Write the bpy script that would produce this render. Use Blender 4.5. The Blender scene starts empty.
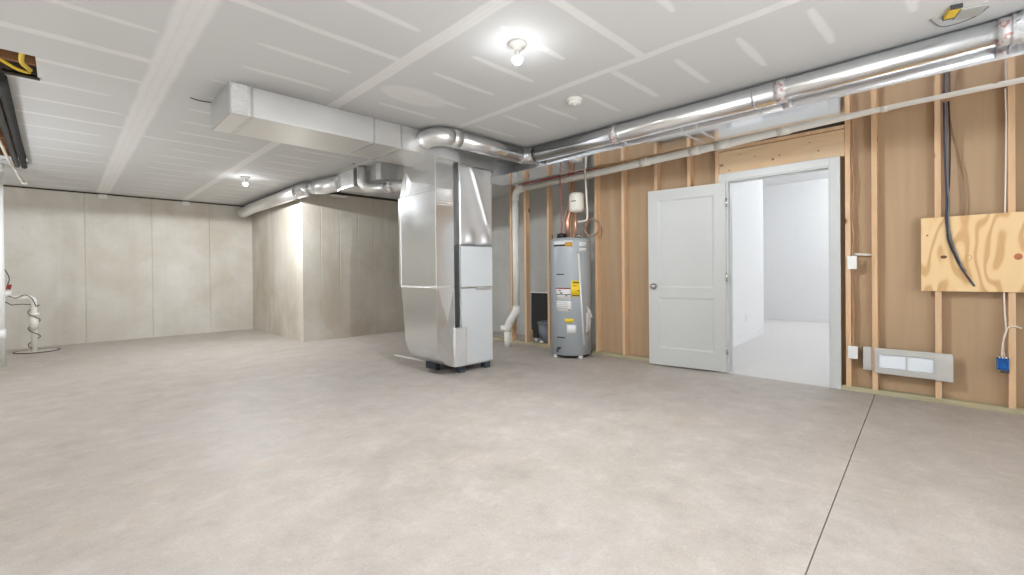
import bpy, bmesh, math, random
from mathutils import Vector, Matrix
random.seed(7)
S = bpy.context.scene
COL = S.collection
PI = math.pi

# ------------------------------------------------------------------ node helpers
class NT:
    def __init__(self, name):
        self.m = bpy.data.materials.new(name)
        self.m.use_nodes = True
        self.t = self.m.node_tree
        self.t.nodes.clear()
        self.out = self.t.nodes.new('ShaderNodeOutputMaterial')
        self.b = self.t.nodes.new('ShaderNodeBsdfPrincipled')
        self.t.links.new(self.b.outputs[0], self.out.inputs[0])
        self.tc = self.t.nodes.new('ShaderNodeTexCoord')
    def link(self, a, b): self.t.links.new(a, b)
    def set(self, node, key, v):
        s = node.inputs[key]
        if isinstance(v, bpy.types.NodeSocket): self.link(v, s)
        else: s.default_value = v
    def math(self, op, a, b=None, c=None, clamp=False):
        n = self.t.nodes.new('ShaderNodeMath'); n.operation = op; n.use_clamp = clamp
        self.set(n, 0, a)
        if b is not None: self.set(n, 1, b)
        if c is not None: self.set(n, 2, c)
        return n.outputs[0]
    def mapping(self, scale=(1, 1, 1), loc=(0, 0, 0), rot=(0, 0, 0)):
        n = self.t.nodes.new('ShaderNodeMapping')
        self.link(self.tc.outputs['Object'], n.inputs[0])
        n.inputs['Scale'].default_value = scale
        n.inputs['Location'].default_value = loc
        n.inputs['Rotation'].default_value = rot
        return n.outputs[0]
    def noise(self, vec, scale=5, detail=4, rough=0.55, dist=0.0):
        n = self.t.nodes.new('ShaderNodeTexNoise')
        self.link(vec, n.inputs['Vector'])
        n.inputs['Scale'].default_value = scale
        n.inputs['Detail'].default_value = detail
        n.inputs['Roughness'].default_value = rough
        n.inputs['Distortion'].default_value = dist
        return n.outputs['Fac']
    def voronoi(self, vec, scale=5):
        n = self.t.nodes.new('ShaderNodeTexVoronoi')
        self.link(vec, n.inputs['Vector']); n.inputs['Scale'].default_value = scale
        return n.outputs['Distance']
    def ramp(self, fac, stops):
        n = self.t.nodes.new('ShaderNodeValToRGB')
        self.link(fac, n.inputs[0])
        e = n.color_ramp.elements
        while len(e) < len(stops): e.new(0.5)
        for i, (p, c) in enumerate(stops):
            e[i].position = p; e[i].color = (*c, 1)
        return n.outputs[0]
    def mix(self, fac, a, b, blend='MIX'):
        n = self.t.nodes.new('ShaderNodeMix'); n.data_type = 'RGBA'; n.blend_type = blend
        self.set(n, 0, fac)
        for key, v in ((6, a), (7, b)):
            if isinstance(v, bpy.types.NodeSocket): self.link(v, n.inputs[key])
            else: n.inputs[key].default_value = (*v, 1)
        return n.outputs[2]
    def smooth(self, v, lo, hi):
        n = self.t.nodes.new('ShaderNodeMapRange'); n.interpolation_type = 'SMOOTHSTEP'
        self.set(n, 0, v); self.set(n, 1, lo); self.set(n, 2, hi)
        return n.outputs[0]
    def bump(self, h, strength=0.2, dist=0.01):
        n = self.t.nodes.new('ShaderNodeBump')
        n.inputs['Strength'].default_value = strength
        n.inputs['Distance'].default_value = dist
        self.link(h, n.inputs['Height'])
        self.link(n.outputs[0], self.b.inputs['Normal'])
    def fin(self, col=None, rough=0.5, metal=0.0, spec=None):
        if col is not None:
            if isinstance(col, bpy.types.NodeSocket): self.link(col, self.b.inputs['Base Color'])
            else: self.b.inputs['Base Color'].default_value = (*col, 1)
        self.set(self.b, 'Roughness', rough)
        self.b.inputs['Metallic'].default_value = metal
        if spec is not None: self.b.inputs['Specular IOR Level'].default_value = spec
        return self.m

def sr(r, g, b):
    f = lambda c: (c / 255 / 12.92) if c / 255 <= 0.04045 else ((c / 255 + 0.055) / 1.055) ** 2.4
    return (f(r), f(g), f(b))

def plain(name, c, rough=0.5, metal=0.0, var=0.06, scale=12, spec=None, bump=0.0):
    n = NT(name)
    v = n.noise(n.mapping(), scale, 3)
    lo = tuple(x * (1 - var) for x in c); hi = tuple(min(1, x * (1 + var)) for x in c)
    col = n.ramp(v, [(0.3, lo), (0.7, hi)])
    if bump: n.bump(v, bump, 0.005)
    return n.fin(col, rough, metal, spec)

def metal_mat(name, c, rough=0.28, wav=0.05, spangle=0.012, wscale=3.0):
    n = NT(name)
    v = n.voronoi(n.mapping(), 38)
    w = n.noise(n.mapping(loc=(3, 1, 2)), wscale, 2)
    f = n.noise(n.mapping(), 2.5, 2)
    col = n.ramp(v, [(0.0, tuple(x * (1 - spangle) for x in c)), (0.8, tuple(min(1, x * (1 + spangle)) for x in c))])
    r = n.math('MULTIPLY_ADD', f, 0.16, rough - 0.08)
    n.bump(w, 0.10, wav)
    return n.fin(col, r, 1.0)

def wood_mat(name, light, dark, scale, knots=True):
    n = NT(name)
    v = n.noise(n.mapping(scale=scale), 6, 5, 0.6, 0.8)
    col = n.ramp(v, [(0.28, dark), (0.5, tuple((a + b) / 2 for a, b in zip(light, dark))), (0.72, light)])
    big = n.noise(n.mapping(), 2.2, 2)
    col = n.mix(n.smooth(big, 0.42, 0.75), col, tuple(x * y for x, y in zip(light, (0.95, 0.85, 0.76))))
    if knots:
        k = n.voronoi(n.mapping(scale=tuple(1.0 if s > 0.5 else 0.55 for s in scale)), 4.2)
        col = n.mix(n.math('SUBTRACT', 1.0, n.smooth(k, 0.05, 0.10)), col, sr(120, 74, 42))
    return n.fin(col, 0.62, 0.0, 0.3)

M = {}
M['galv'] = metal_mat('galvanized_steel', (0.92, 0.935, 0.945), 0.36, 0.01)
M['galv_bright'] = metal_mat('shiny_galvanized_steel', (0.84, 0.855, 0.875), 0.22, 0.008)
M['galv_mirror'] = metal_mat('mirror_galvanized_steel', (0.80, 0.81, 0.84), 0.10, 0.006, 0.012, 2.0)
M['galv_dull'] = metal_mat('dull_galvanized_steel', (0.66, 0.675, 0.67), 0.42, 0.01)
M['galv_soft'] = metal_mat('soft_galvanized_steel', (0.78, 0.795, 0.80), 0.21, 0.003)
n = NT('foil_tape'); fv = n.noise(n.mapping(), 60, 5, 0.7); n.bump(fv, 0.9, 0.01); M['foil'] = n.fin((0.86, 0.87, 0.88), 0.25, 1.0)
n = NT('printed_foil_tape'); fv = n.noise(n.mapping(), 60, 5, 0.7); n.bump(fv, 0.8, 0.01)
pv = n.noise(n.mapping(loc=(4, 4, 4)), 34, 2)
M['foil_red'] = n.fin(n.mix(n.math('MULTIPLY', n.smooth(pv, 0.54, 0.64), 0.75), (0.85, 0.84, 0.84), sr(200, 110, 112)), 0.4, 0.75)
n = NT('crinkled_foil'); fv = n.noise(n.mapping(), 22, 5, 0.65); n.bump(fv, 1.0, 0.03); M['crinkle'] = n.fin((0.83, 0.85, 0.88), 0.2, 1.0)
n = NT('soft_foil_wrap'); fv = n.noise(n.mapping(), 7, 3, 0.5); n.bump(fv, 0.12, 0.02); M['wrap'] = n.fin((0.88, 0.91, 0.945), 0.46, 1.0)

M['stud'] = wood_mat('stud_lumber', sr(231, 201, 167), sr(206, 166, 127), (2.2, 2.2, 0.16))
M['header'] = wood_mat('header_lumber', sr(228, 204, 172), sr(210, 178, 140), (2.2, 0.22, 2.2))
M['plate'] = wood_mat('treated_sill_lumber', sr(190, 182, 154), sr(160, 152, 122), (2.2, 0.2, 2.2), False)
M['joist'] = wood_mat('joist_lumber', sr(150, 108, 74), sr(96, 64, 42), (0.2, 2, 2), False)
M['darkwood'] = plain('dark_timber', sr(72, 66, 56), 0.8, 0, 0.15)  # dark tone doubles as shade in the gaps it fills

# brown backing board
n = NT('brown_paper_backing')
v = n.noise(n.mapping(scale=(1, 5, 0.25)), 3, 4)
M['brown'] = n.fin(n.ramp(v, [(0.3, sr(178, 151, 121)), (0.7, sr(188, 161, 131))]), 0.75, 0, 0.25)

# plywood with cathedral grain and knots
n = NT('plywood_face')
mp = n.mapping(scale=(1, 1.0, 0.32), loc=(0.3, 0.05, 0.2))
ds = n.noise(mp, 3.1, 2, 0.45, 0.25)
rings = n.math('SINE', n.math('MULTIPLY', ds, 74.0))
fine = n.noise(n.mapping(scale=(1, 9, 0.7)), 9, 4)
soft_ = n.smooth(rings, -0.9, 1.0)
c1 = n.ramp(soft_, [(0.0, sr(238, 206, 156)), (0.6, sr(233, 197, 144)), (1.0, sr(206, 160, 106))])
c2 = n.mix(n.math('MULTIPLY', fine, 0.45), c1, sr(240, 206, 160))
M['ply'] = n.fin(c2, 0.55, 0, 0.3)
M['plyedge'] = plain('plywood_edge', sr(196, 156, 108), 0.7)
M['wood_knot'] = plain('lumber_knot', sr(150, 104, 66), 0.6, 0, 0.2, 60)
M['knot'] = plain('plywood_knot', sr(110, 68, 40), 0.6, 0, 0.3, 60)
M['knot_plug'] = plain('plywood_plug', sr(186, 112, 78), 0.6, 0, 0.1, 40)

# concrete floor
n = NT('concrete_floor')
a = n.noise(n.mapping(), 0.7, 6, 0.6, 0.1)
b = n.noise(n.mapping(loc=(7, 2, 0)), 4.2, 9, 0.72, 0.15)
c = n.noise(n.mapping(loc=(1, 9, 0)), 38, 4, 0.7)
d = n.noise(n.mapping(loc=(4, 5, 0)), 1.6, 8, 0.66)
col = n.ramp(a, [(0.32, sr(174, 165, 156)), (0.5, sr(184, 175, 167)), (0.68, sr(181, 174, 168))])
col = n.mix(n.math('MULTIPLY', n.smooth(b, 0.46, 0.74), 0.60), col, sr(209, 201, 194))
col = n.mix(n.math('MULTIPLY', n.smooth(b, 0.50, 0.28), 0.55), col, sr(155, 147, 138))
col = n.mix(n.math('MULTIPLY', n.smooth(d, 0.60, 0.74), 0.55), col, sr(188, 166, 138))
g = n.noise(n.mapping(loc=(2, 2, 0)), 110, 3, 0.8)
h = n.noise(n.mapping(loc=(6, 1, 0), scale=(1, 1.6, 1)), 15, 8, 0.75, 0.3)
col = n.mix(n.math('MULTIPLY', n.smooth(c, 0.54, 0.72), 0.35), col, sr(156, 148, 138))
col = n.mix(n.math('MULTIPLY', n.smooth(g, 0.52, 0.70), 0.30), col, sr(150, 143, 134))
col = n.mix(n.math('MULTIPLY', n.smooth(g, 0.46, 0.30), 0.35), col, sr(222, 215, 208))
col = n.mix(n.math('MULTIPLY', n.smooth(h, 0.55, 0.70), 0.40), col, sr(164, 157, 150))
col = n.mix(n.math('MULTIPLY', n.smooth(h, 0.44, 0.32), 0.30), col, sr(214, 207, 199))
n.bump(b, 0.10, 0.01)
M['floor'] = n.fin(col, n.math('MULTIPLY_ADD', b, 0.30, 0.40), 0, 0.35)
M['groove'] = plain('dirty_joint', sr(150, 142, 132), 0.9)

def concrete_wall(name, base, stain, light, streak=0.5):
    n = NT(name)
    a = n.noise(n.mapping(scale=(1, 1, 0.8)), 1.1, 6, 0.6, 0.4)
    s = n.noise(n.mapping(scale=(1, 1, 0.06), loc=(3, 3, 0)), 7, 4, 0.6)
    f = n.noise(n.mapping(scale=(1, 1, 2.2)), 11, 6, 0.7)
    col = n.ramp(a, [(0.35, stain), (0.52, base), (0.7, light)])
    col = n.mix(n.math('MULTIPLY', n.smooth(s, 0.5, 0.72), streak), col, tuple(x * 0.80 for x in base))
    col = n.mix(n.math('MULTIPLY', n.smooth(f, 0.52, 0.72), 0.30), col, light)
    p = n.voronoi(n.mapping(loc=(1, 2, 3)), 7.0)
    col = n.mix(n.math('MULTIPLY', n.smooth(p, 0.045, 0.02), 0.5), col, tuple(x * 0.6 for x in base))
    m1 = n.noise(n.mapping(scale=(1, 1, 1.6), loc=(9, 4, 2)), 4.5, 8, 0.72)
    col = n.mix(n.math('MULTIPLY', n.smooth(m1, 0.52, 0.68), 0.35), col, tuple(x * 0.84 for x in base))
    n.bump(f, 0.12, 0.01)
    return n.fin(col, 0.85, 0, 0.2)
M['cwall'] = concrete_wall('poured_concrete_wall', sr(206, 201, 192), sr(196, 188, 175), sr(216, 212, 206), 0.22)
M['cjut'] = concrete_wall('streaked_concrete_wall', sr(202, 196, 184), sr(188, 178, 162), sr(214, 209, 200), 0.6)
M['cgrey'] = concrete_wall('grey_concrete_wall', sr(188, 187, 183), sr(178, 176, 172), sr(198, 197, 193), 0.3)

# drywall ceiling with joint compound
n = NT('taped_drywall_ceiling')
sep = n.t.nodes.new('ShaderNodeSeparateXYZ'); n.link(n.tc.outputs['Object'], sep.inputs[0])
X, Y = sep.outputs[0], sep.outputs[1]
wob = n.noise(n.mapping(), 3.5, 3)
wob = n.math('SUBTRACT', wob, 0.5)
fine = n.noise(n.mapping(loc=(5, 5, 0)), 16, 3)
mask = None
def mx(a):
    global mask
    mask = a if mask is None else n.math('MAXIMUM', mask, a)
for x0, hw in ((-0.62, 0.07), (0.515, 0.088), (1.64, 0.05), (2.74, 0.034), (3.86, 0.05)):
    dx = n.math('ABSOLUTE', n.math('ADD', n.math('SUBTRACT', X, x0), n.math('MULTIPLY', wob, 0.04)))
    q = n.smooth(dx, hw * 1.15, hw * 0.7)
    ctr = n.smooth(n.math('ABSOLUTE', n.math('SUBTRACT', dx, hw * 0.33)), 0.012, 0.004)
    mx(n.math('MULTIPLY', q, n.math('SUBTRACT', 0.92, n.math('MULTIPLY', ctr, 0.16))))
for xa, xb, xc, xl, per, off in ((-0.62, 0.50, 0.02, 0.33, 0.47, 3.30), (0.53, 1.63, 1.12, 0.31, 0.40, 2.24),
                                 (1.65, 2.73, 2.13, 0.30, 0.383, 2.26), (2.75, 3.85, 3.15, 0.28, 0.39, 2.14)):
    r = n.math('ADD', n.math('DIVIDE', n.math('SUBTRACT', Y, off), per), 0.5)
    row = n.math('FLOOR', r)
    rnd = n.math('FRACT', n.math('MULTIPLY', n.math('SINE', n.math('MULTIPLY', row, 12.99 + xa)), 43.7))
    dy = n.math('MULTIPLY', n.math('SUBTRACT', n.math('SUBTRACT', r, row), 0.5), per)
    dy = n.math('ADD', dy, n.math('MULTIPLY', wob, 0.03))
    u = n.math('DIVIDE', n.math('ADD', n.math('SUBTRACT', X, xc), n.math('MULTIPLY', n.math('SUBTRACT', rnd, 0.5), 0.16)), xl)
    env = n.math('SUBTRACT', 1.0, n.math('MULTIPLY', u, u), clamp=True)
    hw = n.math('MULTIPLY', n.math('POWER', env, 0.28), 0.030)
    e = n.math('SUBTRACT', n.math('ABSOLUTE', dy), hw)
    q = n.math('MULTIPLY', n.smooth(e, 0.009, -0.016), n.smooth(env, 0.0, 0.12))
    mx(n.math('MULTIPLY', q, 0.8))
for y0, xa, xb, hw in ((3.78, -1.2, 0.5, 0.05), (4.24, -1.2, 0.5, 0.034), (5.65, -1.2, 0.5, 0.034), (7.53, -1.2, 0.5, 0.03),
                       (2.64, 0.52, 1.62, 0.034), (5.84, 0.55, 1.62, 0.034), (1.494, 1.66, 2.7, 0.036), (1.75, 2.74, 3.4, 0.034),
                       (7.239, 1.6, 2.6, 0.04)):
    dy = n.math('ABSOLUTE', n.math('ADD', n.math('SUBTRACT', Y, y0), n.math('MULTIPLY', wob, 0.03)))
    q = n.smooth(dy, hw, hw * 0.6)
    q = n.math('MULTIPLY', q, n.smooth(X, xa, xa + 0.08))
    q = n.math('MULTIPLY', q, n.smooth(X, xb + 0.05, xb))
    mx(n.math('MULTIPLY', q, 0.8))
# round patch of mud
px = n.math('DIVIDE', n.math('SUBTRACT', X, 2.02), 0.30); py = n.math('DIVIDE', n.math('SUBTRACT', Y, 3.10), 0.16)
pd = n.math('ADD', n.math('ADD', n.math('MULTIPLY', px, px), n.math('MULTIPLY', py, py)), n.math('MULTIPLY', wob, 0.5))
mx(n.math('MULTIPLY', n.smooth(pd, 1.1, 0.7), 0.55))
mask = n.math('MULTIPLY', mask, n.math('MULTIPLY_ADD', fine, 0.5, 0.72), clamp=True)
board = n.ramp(n.noise(n.mapping(), 0.7, 2), [(0.3, sr(213, 214, 214)), (0.7, sr(219, 220, 220))])
CEIL_COL = n.mix(mask, board, sr(238, 238, 237))
M['ceil'] = n.fin(CEIL_COL, 0.75, 0, 0.25)

M['white'] = plain('white_paint', sr(226, 226, 224), 0.45, 0, 0.015)
M['trimwhite'] = plain('white_trim_paint', sr(200, 202, 201), 0.4, 0, 0.01)
M['register_backlit'] = plain('register_backlit', sr(242, 247, 252), 0.4, 0, 0.005)  # bluish white stands in for room light coming through the grille
M['doorwhite'] = plain('off_white_door_paint', sr(192, 193, 191), 0.45, 0, 0.01)
M['roomwall'] = plain('finished_room_paint', sr(236, 236, 236), 0.7, 0, 0.01)
n = NT('grey_carpet'); v = n.noise(n.mapping(), 90, 5, 0.8); v2 = n.noise(n.mapping(), 4, 3)
col = n.ramp(v, [(0.3, sr(222, 218, 215)), (0.7, sr(248, 246, 244))])
n.bump(v, 0.8, 0.02); M['carpet'] = n.fin(n.mix(n.math('MULTIPLY', v2, 0.3), col, sr(236, 232, 229)), 0.95, 0, 0.1)
M['pvc'] = plain('white_pvc', sr(240, 237, 230), 0.35, 0, 0.03, 5)
M['pvc_cool'] = plain('bright_white_pvc', sr(238, 240, 238), 0.35, 0, 0.02, 5)
M['plastic'] = plain('white_plastic', sr(236, 235, 231), 0.4, 0, 0.01)
M['black'] = plain('black_plastic', sr(30, 30, 32), 0.45, 0, 0.15)
M['blackfoam'] = plain('black_foam', sr(46, 46, 45), 0.85, 0, 0.15, 40)
M['greycable'] = plain('grey_cable', sr(120, 120, 124), 0.5)
M['bluecable'] = plain('blue_black_cable', sr(50, 58, 78), 0.45)
M['brownwire'] = plain('tan_wire', sr(176, 140, 116), 0.5)
M['whitecable'] = plain('white_cable', sr(234, 226, 216), 0.5)
M['yellow'] = plain('yellow_cable', sr(236, 202, 60), 0.5)
M['copper'] = plain('copper', (0.86, 0.48, 0.34), 0.35, 0.85, 0.08, 20)
M['redpex'] = plain('red_pipe', sr(164, 84, 80), 0.4)
M['blue'] = plain('blue_plastic', sr(22, 108, 186), 0.45)
M['bluepad'] = plain('blue_grey_pad', sr(58, 66, 78), 0.6)
M['enamel'] = plain('light_grey_enamel', sr(200, 204, 207), 0.32, 0.0, 0.01, 3)
M['heater'] = plain('grey_enamel', sr(172, 179, 185), 0.38, 0.0, 0.02, 3)
M['label_white'] = plain('white_label', sr(232, 232, 232), 0.5, 0, 0.03, 90)
M['label_yellow'] = plain('yellow_label', sr(240, 206, 40), 0.5, 0, 0.04, 70)
M['label_red'] = plain('red_print', sr(150, 52, 56), 0.5)
M['label_orange'] = plain('amber_label', sr(206, 150, 40), 0.5)
M['ink'] = plain('dark_print', sr(62, 62, 66), 0.5)
M['tank'] = plain('cream_tank', sr(232, 228, 216), 0.4, 0, 0.02)
M['steel'] = plain('satin_nickel', (0.62, 0.60, 0.57), 0.25, 1.0, 0.03)
M['bucket'] = plain('grey_bucket', sr(118, 126, 134), 0.5)
M['greybox'] = plain('translucent_grey_box', sr(176, 176, 172), 0.4)
M['pouch'] = plain('clear_pouch', sr(214, 212, 212), 0.25, 0, 0.08, 40)
M['trim_lit'] = plain('lit_trim_paint', sr(236, 236, 236), 0.4, 0, 0.01)  # brighter copy of the white trim, the room's light put into its colour
M['tan'] = plain('tan_liquid_bottle', sr(196, 176, 150), 0.4)
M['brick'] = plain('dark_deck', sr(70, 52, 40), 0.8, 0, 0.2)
def bulb_mat(name, strength):
    n = NT(name); n.fin((1, 1, 1), 0.4)
    n.b.inputs['Emission Color'].default_value = (0.955, 0.98, 1.0, 1)
    n.b.inputs['Emission Strength'].default_value = strength
    return n.m
M['bulb_a'] = bulb_mat('glowing_bulb', 100.0)

# ------------------------------------------------------------------ geometry helpers
class MB:
    """Collects shapes in world coordinates; build() links them as one mesh object."""
    def __init__(self): self.bm = bmesh.new()
    def hexa(self, pts, bev=0.0):
        vs = [self.bm.verts.new(p) for p in pts]
        fs = [self.bm.faces.new([vs[i] for i in f]) for f in
              ((3, 2, 1, 0), (4, 5, 6, 7), (0, 1, 5, 4), (1, 2, 6, 5), (2, 3, 7, 6), (3, 0, 4, 7))]
        if bev > 0:
            es = list({e for f in fs for e in f.edges})
            bmesh.ops.bevel(self.bm, geom=es, offset=bev, segments=2, affect='EDGES', profile=0.6)
        return self
    def box(self, x0, y0, z0, x1, y1, z1, bev=0.0):
        return self.hexa([(x0, y0, z0), (x1, y0, z0), (x1, y1, z0), (x0, y1, z0),
                          (x0, y0, z1), (x1, y0, z1), (x1, y1, z1), (x0, y1, z1)], bev)
    def obox(self, c, ux, uy, hx, hy, z0, z1, bev=0.0):
        c = Vector(c); ux = Vector(ux).normalized(); uy = Vector(uy).normalized()
        P = []
        for z in (z0, z1):
            for sx, sy in ((-1, -1), (1, -1), (1, 1), (-1, 1)):
                p = c + ux * hx * sx + uy * hy * sy; P.append((p.x, p.y, z))
        return self.hexa(P, bev)
    def quad(self, pts):
        self.bm.faces.new([self.bm.verts.new(p) for p in pts]); return self
    def crossbreak(self, pts, off):
        """a sheet panel creased corner to corner: its middle lifted by off"""
        c = sum((Vector(p) for p in pts), Vector()) / len(pts) + Vector(off)
        vs = [self.bm.verts.new(p) for p in pts]; cv = self.bm.verts.new(c)
        for i in range(len(vs)): self.bm.faces.new([vs[i], vs[(i + 1) % len(vs)], cv])
        return self
    def tube(self, path, r, n=12, caps=True, flat=False):
        P = [Vector(p) for p in path]
        R = r if isinstance(r, (list, tuple)) else [r] * len(P)
        T = []
        for i in range(len(P)):
            a = P[i] - P[i - 1] if i > 0 else P[1] - P[0]
            b = P[i + 1] - P[i] if i < len(P) - 1 else P[-1] - P[-2]
            T.append((a.normalized() + b.normalized()).normalized())
        ref = Vector((0, 0, 1)) if abs(T[0].z) < 0.9 else Vector((1, 0, 0))
        u = (ref - T[0] * ref.dot(T[0])).normalized()
        rings = []
        for i in range(len(P)):
            u = (u - T[i] * u.dot(T[i])).normalized(); v = T[i].cross(u)
            k = 1.0
            if 0 < i < len(P) - 1:
                k = 1.0 / max(0.5, (P[i] - P[i - 1]).normalized().dot(T[i]))
            # widen mitred rings so the pipe keeps its bore round a corner
            bend = None
            if k > 1.001:
                bend = ((P[i + 1] - P[i]).normalized() - (P[i] - P[i - 1]).normalized()).normalized()
            ring = []
            for j in range(n):
                a = 2 * PI * j / n
                o = (u * math.cos(a) + v * math.sin(a)) * R[i]
                if bend is not None: o += bend * (o.dot(bend) * (k - 1.0))
                ring.append(self.bm.verts.new(P[i] + o))
            rings.append(ring)
        for a, b in zip(rings, rings[1:]):
            for j in range(n):
                f = self.bm.faces.new([a[j], a[(j + 1) % n], b[(j + 1) % n], b[j]]); f.smooth = not flat
        if caps:
            self.bm.faces.new(rings[0][::-1]); self.bm.faces.new(rings[-1])
        return self
    def lathe(self, prof, c, n=32, axis='Z', caps=True):
        """prof = [(radius, height)], turned round an axis through c"""
        c = Vector(c); rings = []
        for r, h in prof:
            ring = []
            for j in range(n):
                a = 2 * PI * j / n
                x, y = r * math.cos(a), r * math.sin(a)
                o = {'Z': (x, y, h), 'X': (h, x, y), 'Y': (y, h, x)}[axis]
                ring.append(self.bm.verts.new(c + Vector(o)))
            rings.append(ring)
        for a, b in zip(rings, rings[1:]):
            for j in range(n):
                f = self.bm.faces.new([a[j], a[(j + 1) % n], b[(j + 1) % n], b[j]]); f.smooth = True
        if caps: self.bm.faces.new(rings[0][::-1]); self.bm.faces.new(rings[-1])
        return self
    def patch(self, c, r, a0, a1, z0, z1, t=0.0015, n=6):
        """a label lying on a cylinder of radius r about c, between two angles"""
        outer = []; inner = []
        for k in range(n + 1):
            a = a0 + (a1 - a0) * k / n
            for z in (z0, z1):
                outer.append(self.bm.verts.new((c[0] + (r + t) * math.cos(a), c[1] + (r + t) * math.sin(a), z)))
                inner.append(self.bm.verts.new((c[0] + (r - t) * math.cos(a), c[1] + (r - t) * math.sin(a), z)))
        for k in range(n):
            i = 2 * k
            f = self.bm.faces.new([outer[i], outer[i + 2], outer[i + 3], outer[i + 1]]); f.smooth = True
            self.bm.faces.new([inner[i], inner[i + 1], inner[i + 3], inner[i + 2]])
            self.bm.faces.new([outer[i], inner[i], inner[i + 2], outer[i + 2]])
            self.bm.faces.new([outer[i + 1], outer[i + 3], inner[i + 3], inner[i + 1]])
        self.bm.faces.new([outer[0], outer[1], inner[1], inner[0]])
        self.bm.faces.new([outer[-2], inner[-2], inner[-1], outer[-1]])
        return self
    def prism(self, poly, ax, a0, a1):
        """a polygon extruded along an axis; a0 / a1 may be functions of the polygon point"""
        f0 = a0 if callable(a0) else (lambda p: a0)
        f1 = a1 if callable(a1) else (lambda p: a1)
        def P(p, t):
            return {'X': (t, p[0], p[1]), 'Y': (p[0], t, p[1]), 'Z': (p[0], p[1], t)}[ax]
        A = [self.bm.verts.new(P(p, f0(p))) for p in poly]
        B = [self.bm.verts.new(P(p, f1(p))) for p in poly]
        self.bm.faces.new(A); self.bm.faces.new(B[::-1])
        for i in range(len(poly)):
            j = (i + 1) % len(poly); self.bm.faces.new([A[i], B[i], B[j], A[j]])
        return self
    def build(self, name, mat, parent=None, extra=None):
        bmesh.ops.recalc_face_normals(self.bm, faces=self.bm.faces[:])
        if parent is None:
            vs = [v.co for v in self.bm.verts]
            o = Vector(((min(v.x for v in vs) + max(v.x for v in vs)) / 2, (min(v.y for v in vs) + max(v.y for v in vs)) / 2, min(v.z for v in vs)))
            if extra == 'origin': o = Vector((0, 0, 0))
        else:
            o = WL[parent.name]
        bmesh.ops.translate(self.bm, verts=self.bm.verts[:], vec=-o)
        me = bpy.data.meshes.new(name); self.bm.to_mesh(me); self.bm.free()
        me.materials.append(M[mat] if isinstance(mat, str) else mat)
        ob = bpy.data.objects.new(name, me); COL.objects.link(ob)
        if parent is None: ob.location = o
        else: ob.parent = parent
        WL[ob.name] = o.copy()
        return ob
WL = {}

def tag(o, label=None, cat=None, group=None, kind=None):
    if label: o['label'] = label
    if cat: o['category'] = cat
    if group: o['group'] = group
    if kind: o['kind'] = kind
    return o
def thing(name, loc, label, cat, group=None, kind=None):
    o = bpy.data.objects.new(name, None); COL.objects.link(o)
    o.location = loc; o.empty_display_size = 0.05
    WL[o.name] = Vector(loc)
    return tag(o, label, cat, group, kind)
def smooth_path(pts, k=6):
    P = [Vector(p) for p in pts]; out = []
    for i in range(len(P) - 1):
        p0 = P[i - 1] if i else P[0]; p1 = P[i]; p2 = P[i + 1]; p3 = P[i + 2] if i + 2 < len(P) else P[-1]
        for s in range(k):
            t = s / k
            out.append(0.5 * ((2 * p1) + (p2 - p0) * t + (2 * p0 - 5 * p1 + 4 * p2 - p3) * t * t + (3 * p1 - p0 - 3 * p2 + p3) * t ** 3))
    out.append(P[-1]); return out
def arc(c, r, u, v, a0, a1, n):
    c = Vector(c); u = Vector(u); v = Vector(v)
    return [c + (u * math.cos(a0 + (a1 - a0) * i / n) + v * math.sin(a0 + (a1 - a0) * i / n)) * r for i in range(n + 1)]

HC = 2.5        # ceiling
SX = 4.98       # front of the studs
# ------------------------------------------------------------------ floor
# slab cast with two saw-cut control joints
def floor_slab():
    m = MB(); bm = m.bm
    w = 0.0026; wy = 0.0012; dep = 0.006
    def jy(x): return 0.40 + (x - 1.85) * 0.0465          # joint running towards the stud wall
    xs = [-2.6, 3.16 - wy, 3.16, 3.16 + wy, 6.45]
    def row(x): j = jy(x); return [-2.6, j - w, j, j + w, 2.1, 10.4]
    def z(i, k):
        return -dep if (k == 2 or (i == 2 and k < 4)) else 0.0
    V = [[bm.verts.new((x, y, z(i, k))) for k, y in enumerate(row(x))] for i, x in enumerate(xs)]
    for i in range(len(xs) - 1):
        for k in range(5):
            bm.faces.new([V[i][k], V[i + 1][k], V[i + 1][k + 1], V[i][k + 1]])
    b = [bm.verts.new(p) for p in ((-2.6, -2.6, -0.12), (6.45, -2.6, -0.12), (6.45, 10.4, -0.12), (-2.6, 10.4, -0.12))]
    bm.faces.new(b[::-1])
    e = [[V[i][0] for i in range(5)], [V[4][k] for k in range(6)], [V[i][5] for i in range(4, -1, -1)], [V[0][k] for k in range(5, -1, -1)]]
    for q, (s, t) in enumerate(((0, 1), (1, 2), (2, 3), (3, 0))):
        bm.faces.new(e[q][::-1] + [b[s], b[t]])
    return m
f = floor_slab().build('floor', 'floor', None, 'origin')
f.data.materials.append(M['groove'])
for p in f.data.polygons:
    c = p.center
    if c.z < -0.001 and c.z > -0.02: p.material_index = 1
tag(f, 'grey mottled concrete basement floor slab with thin control joints', 'floor', kind='structure')

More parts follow.
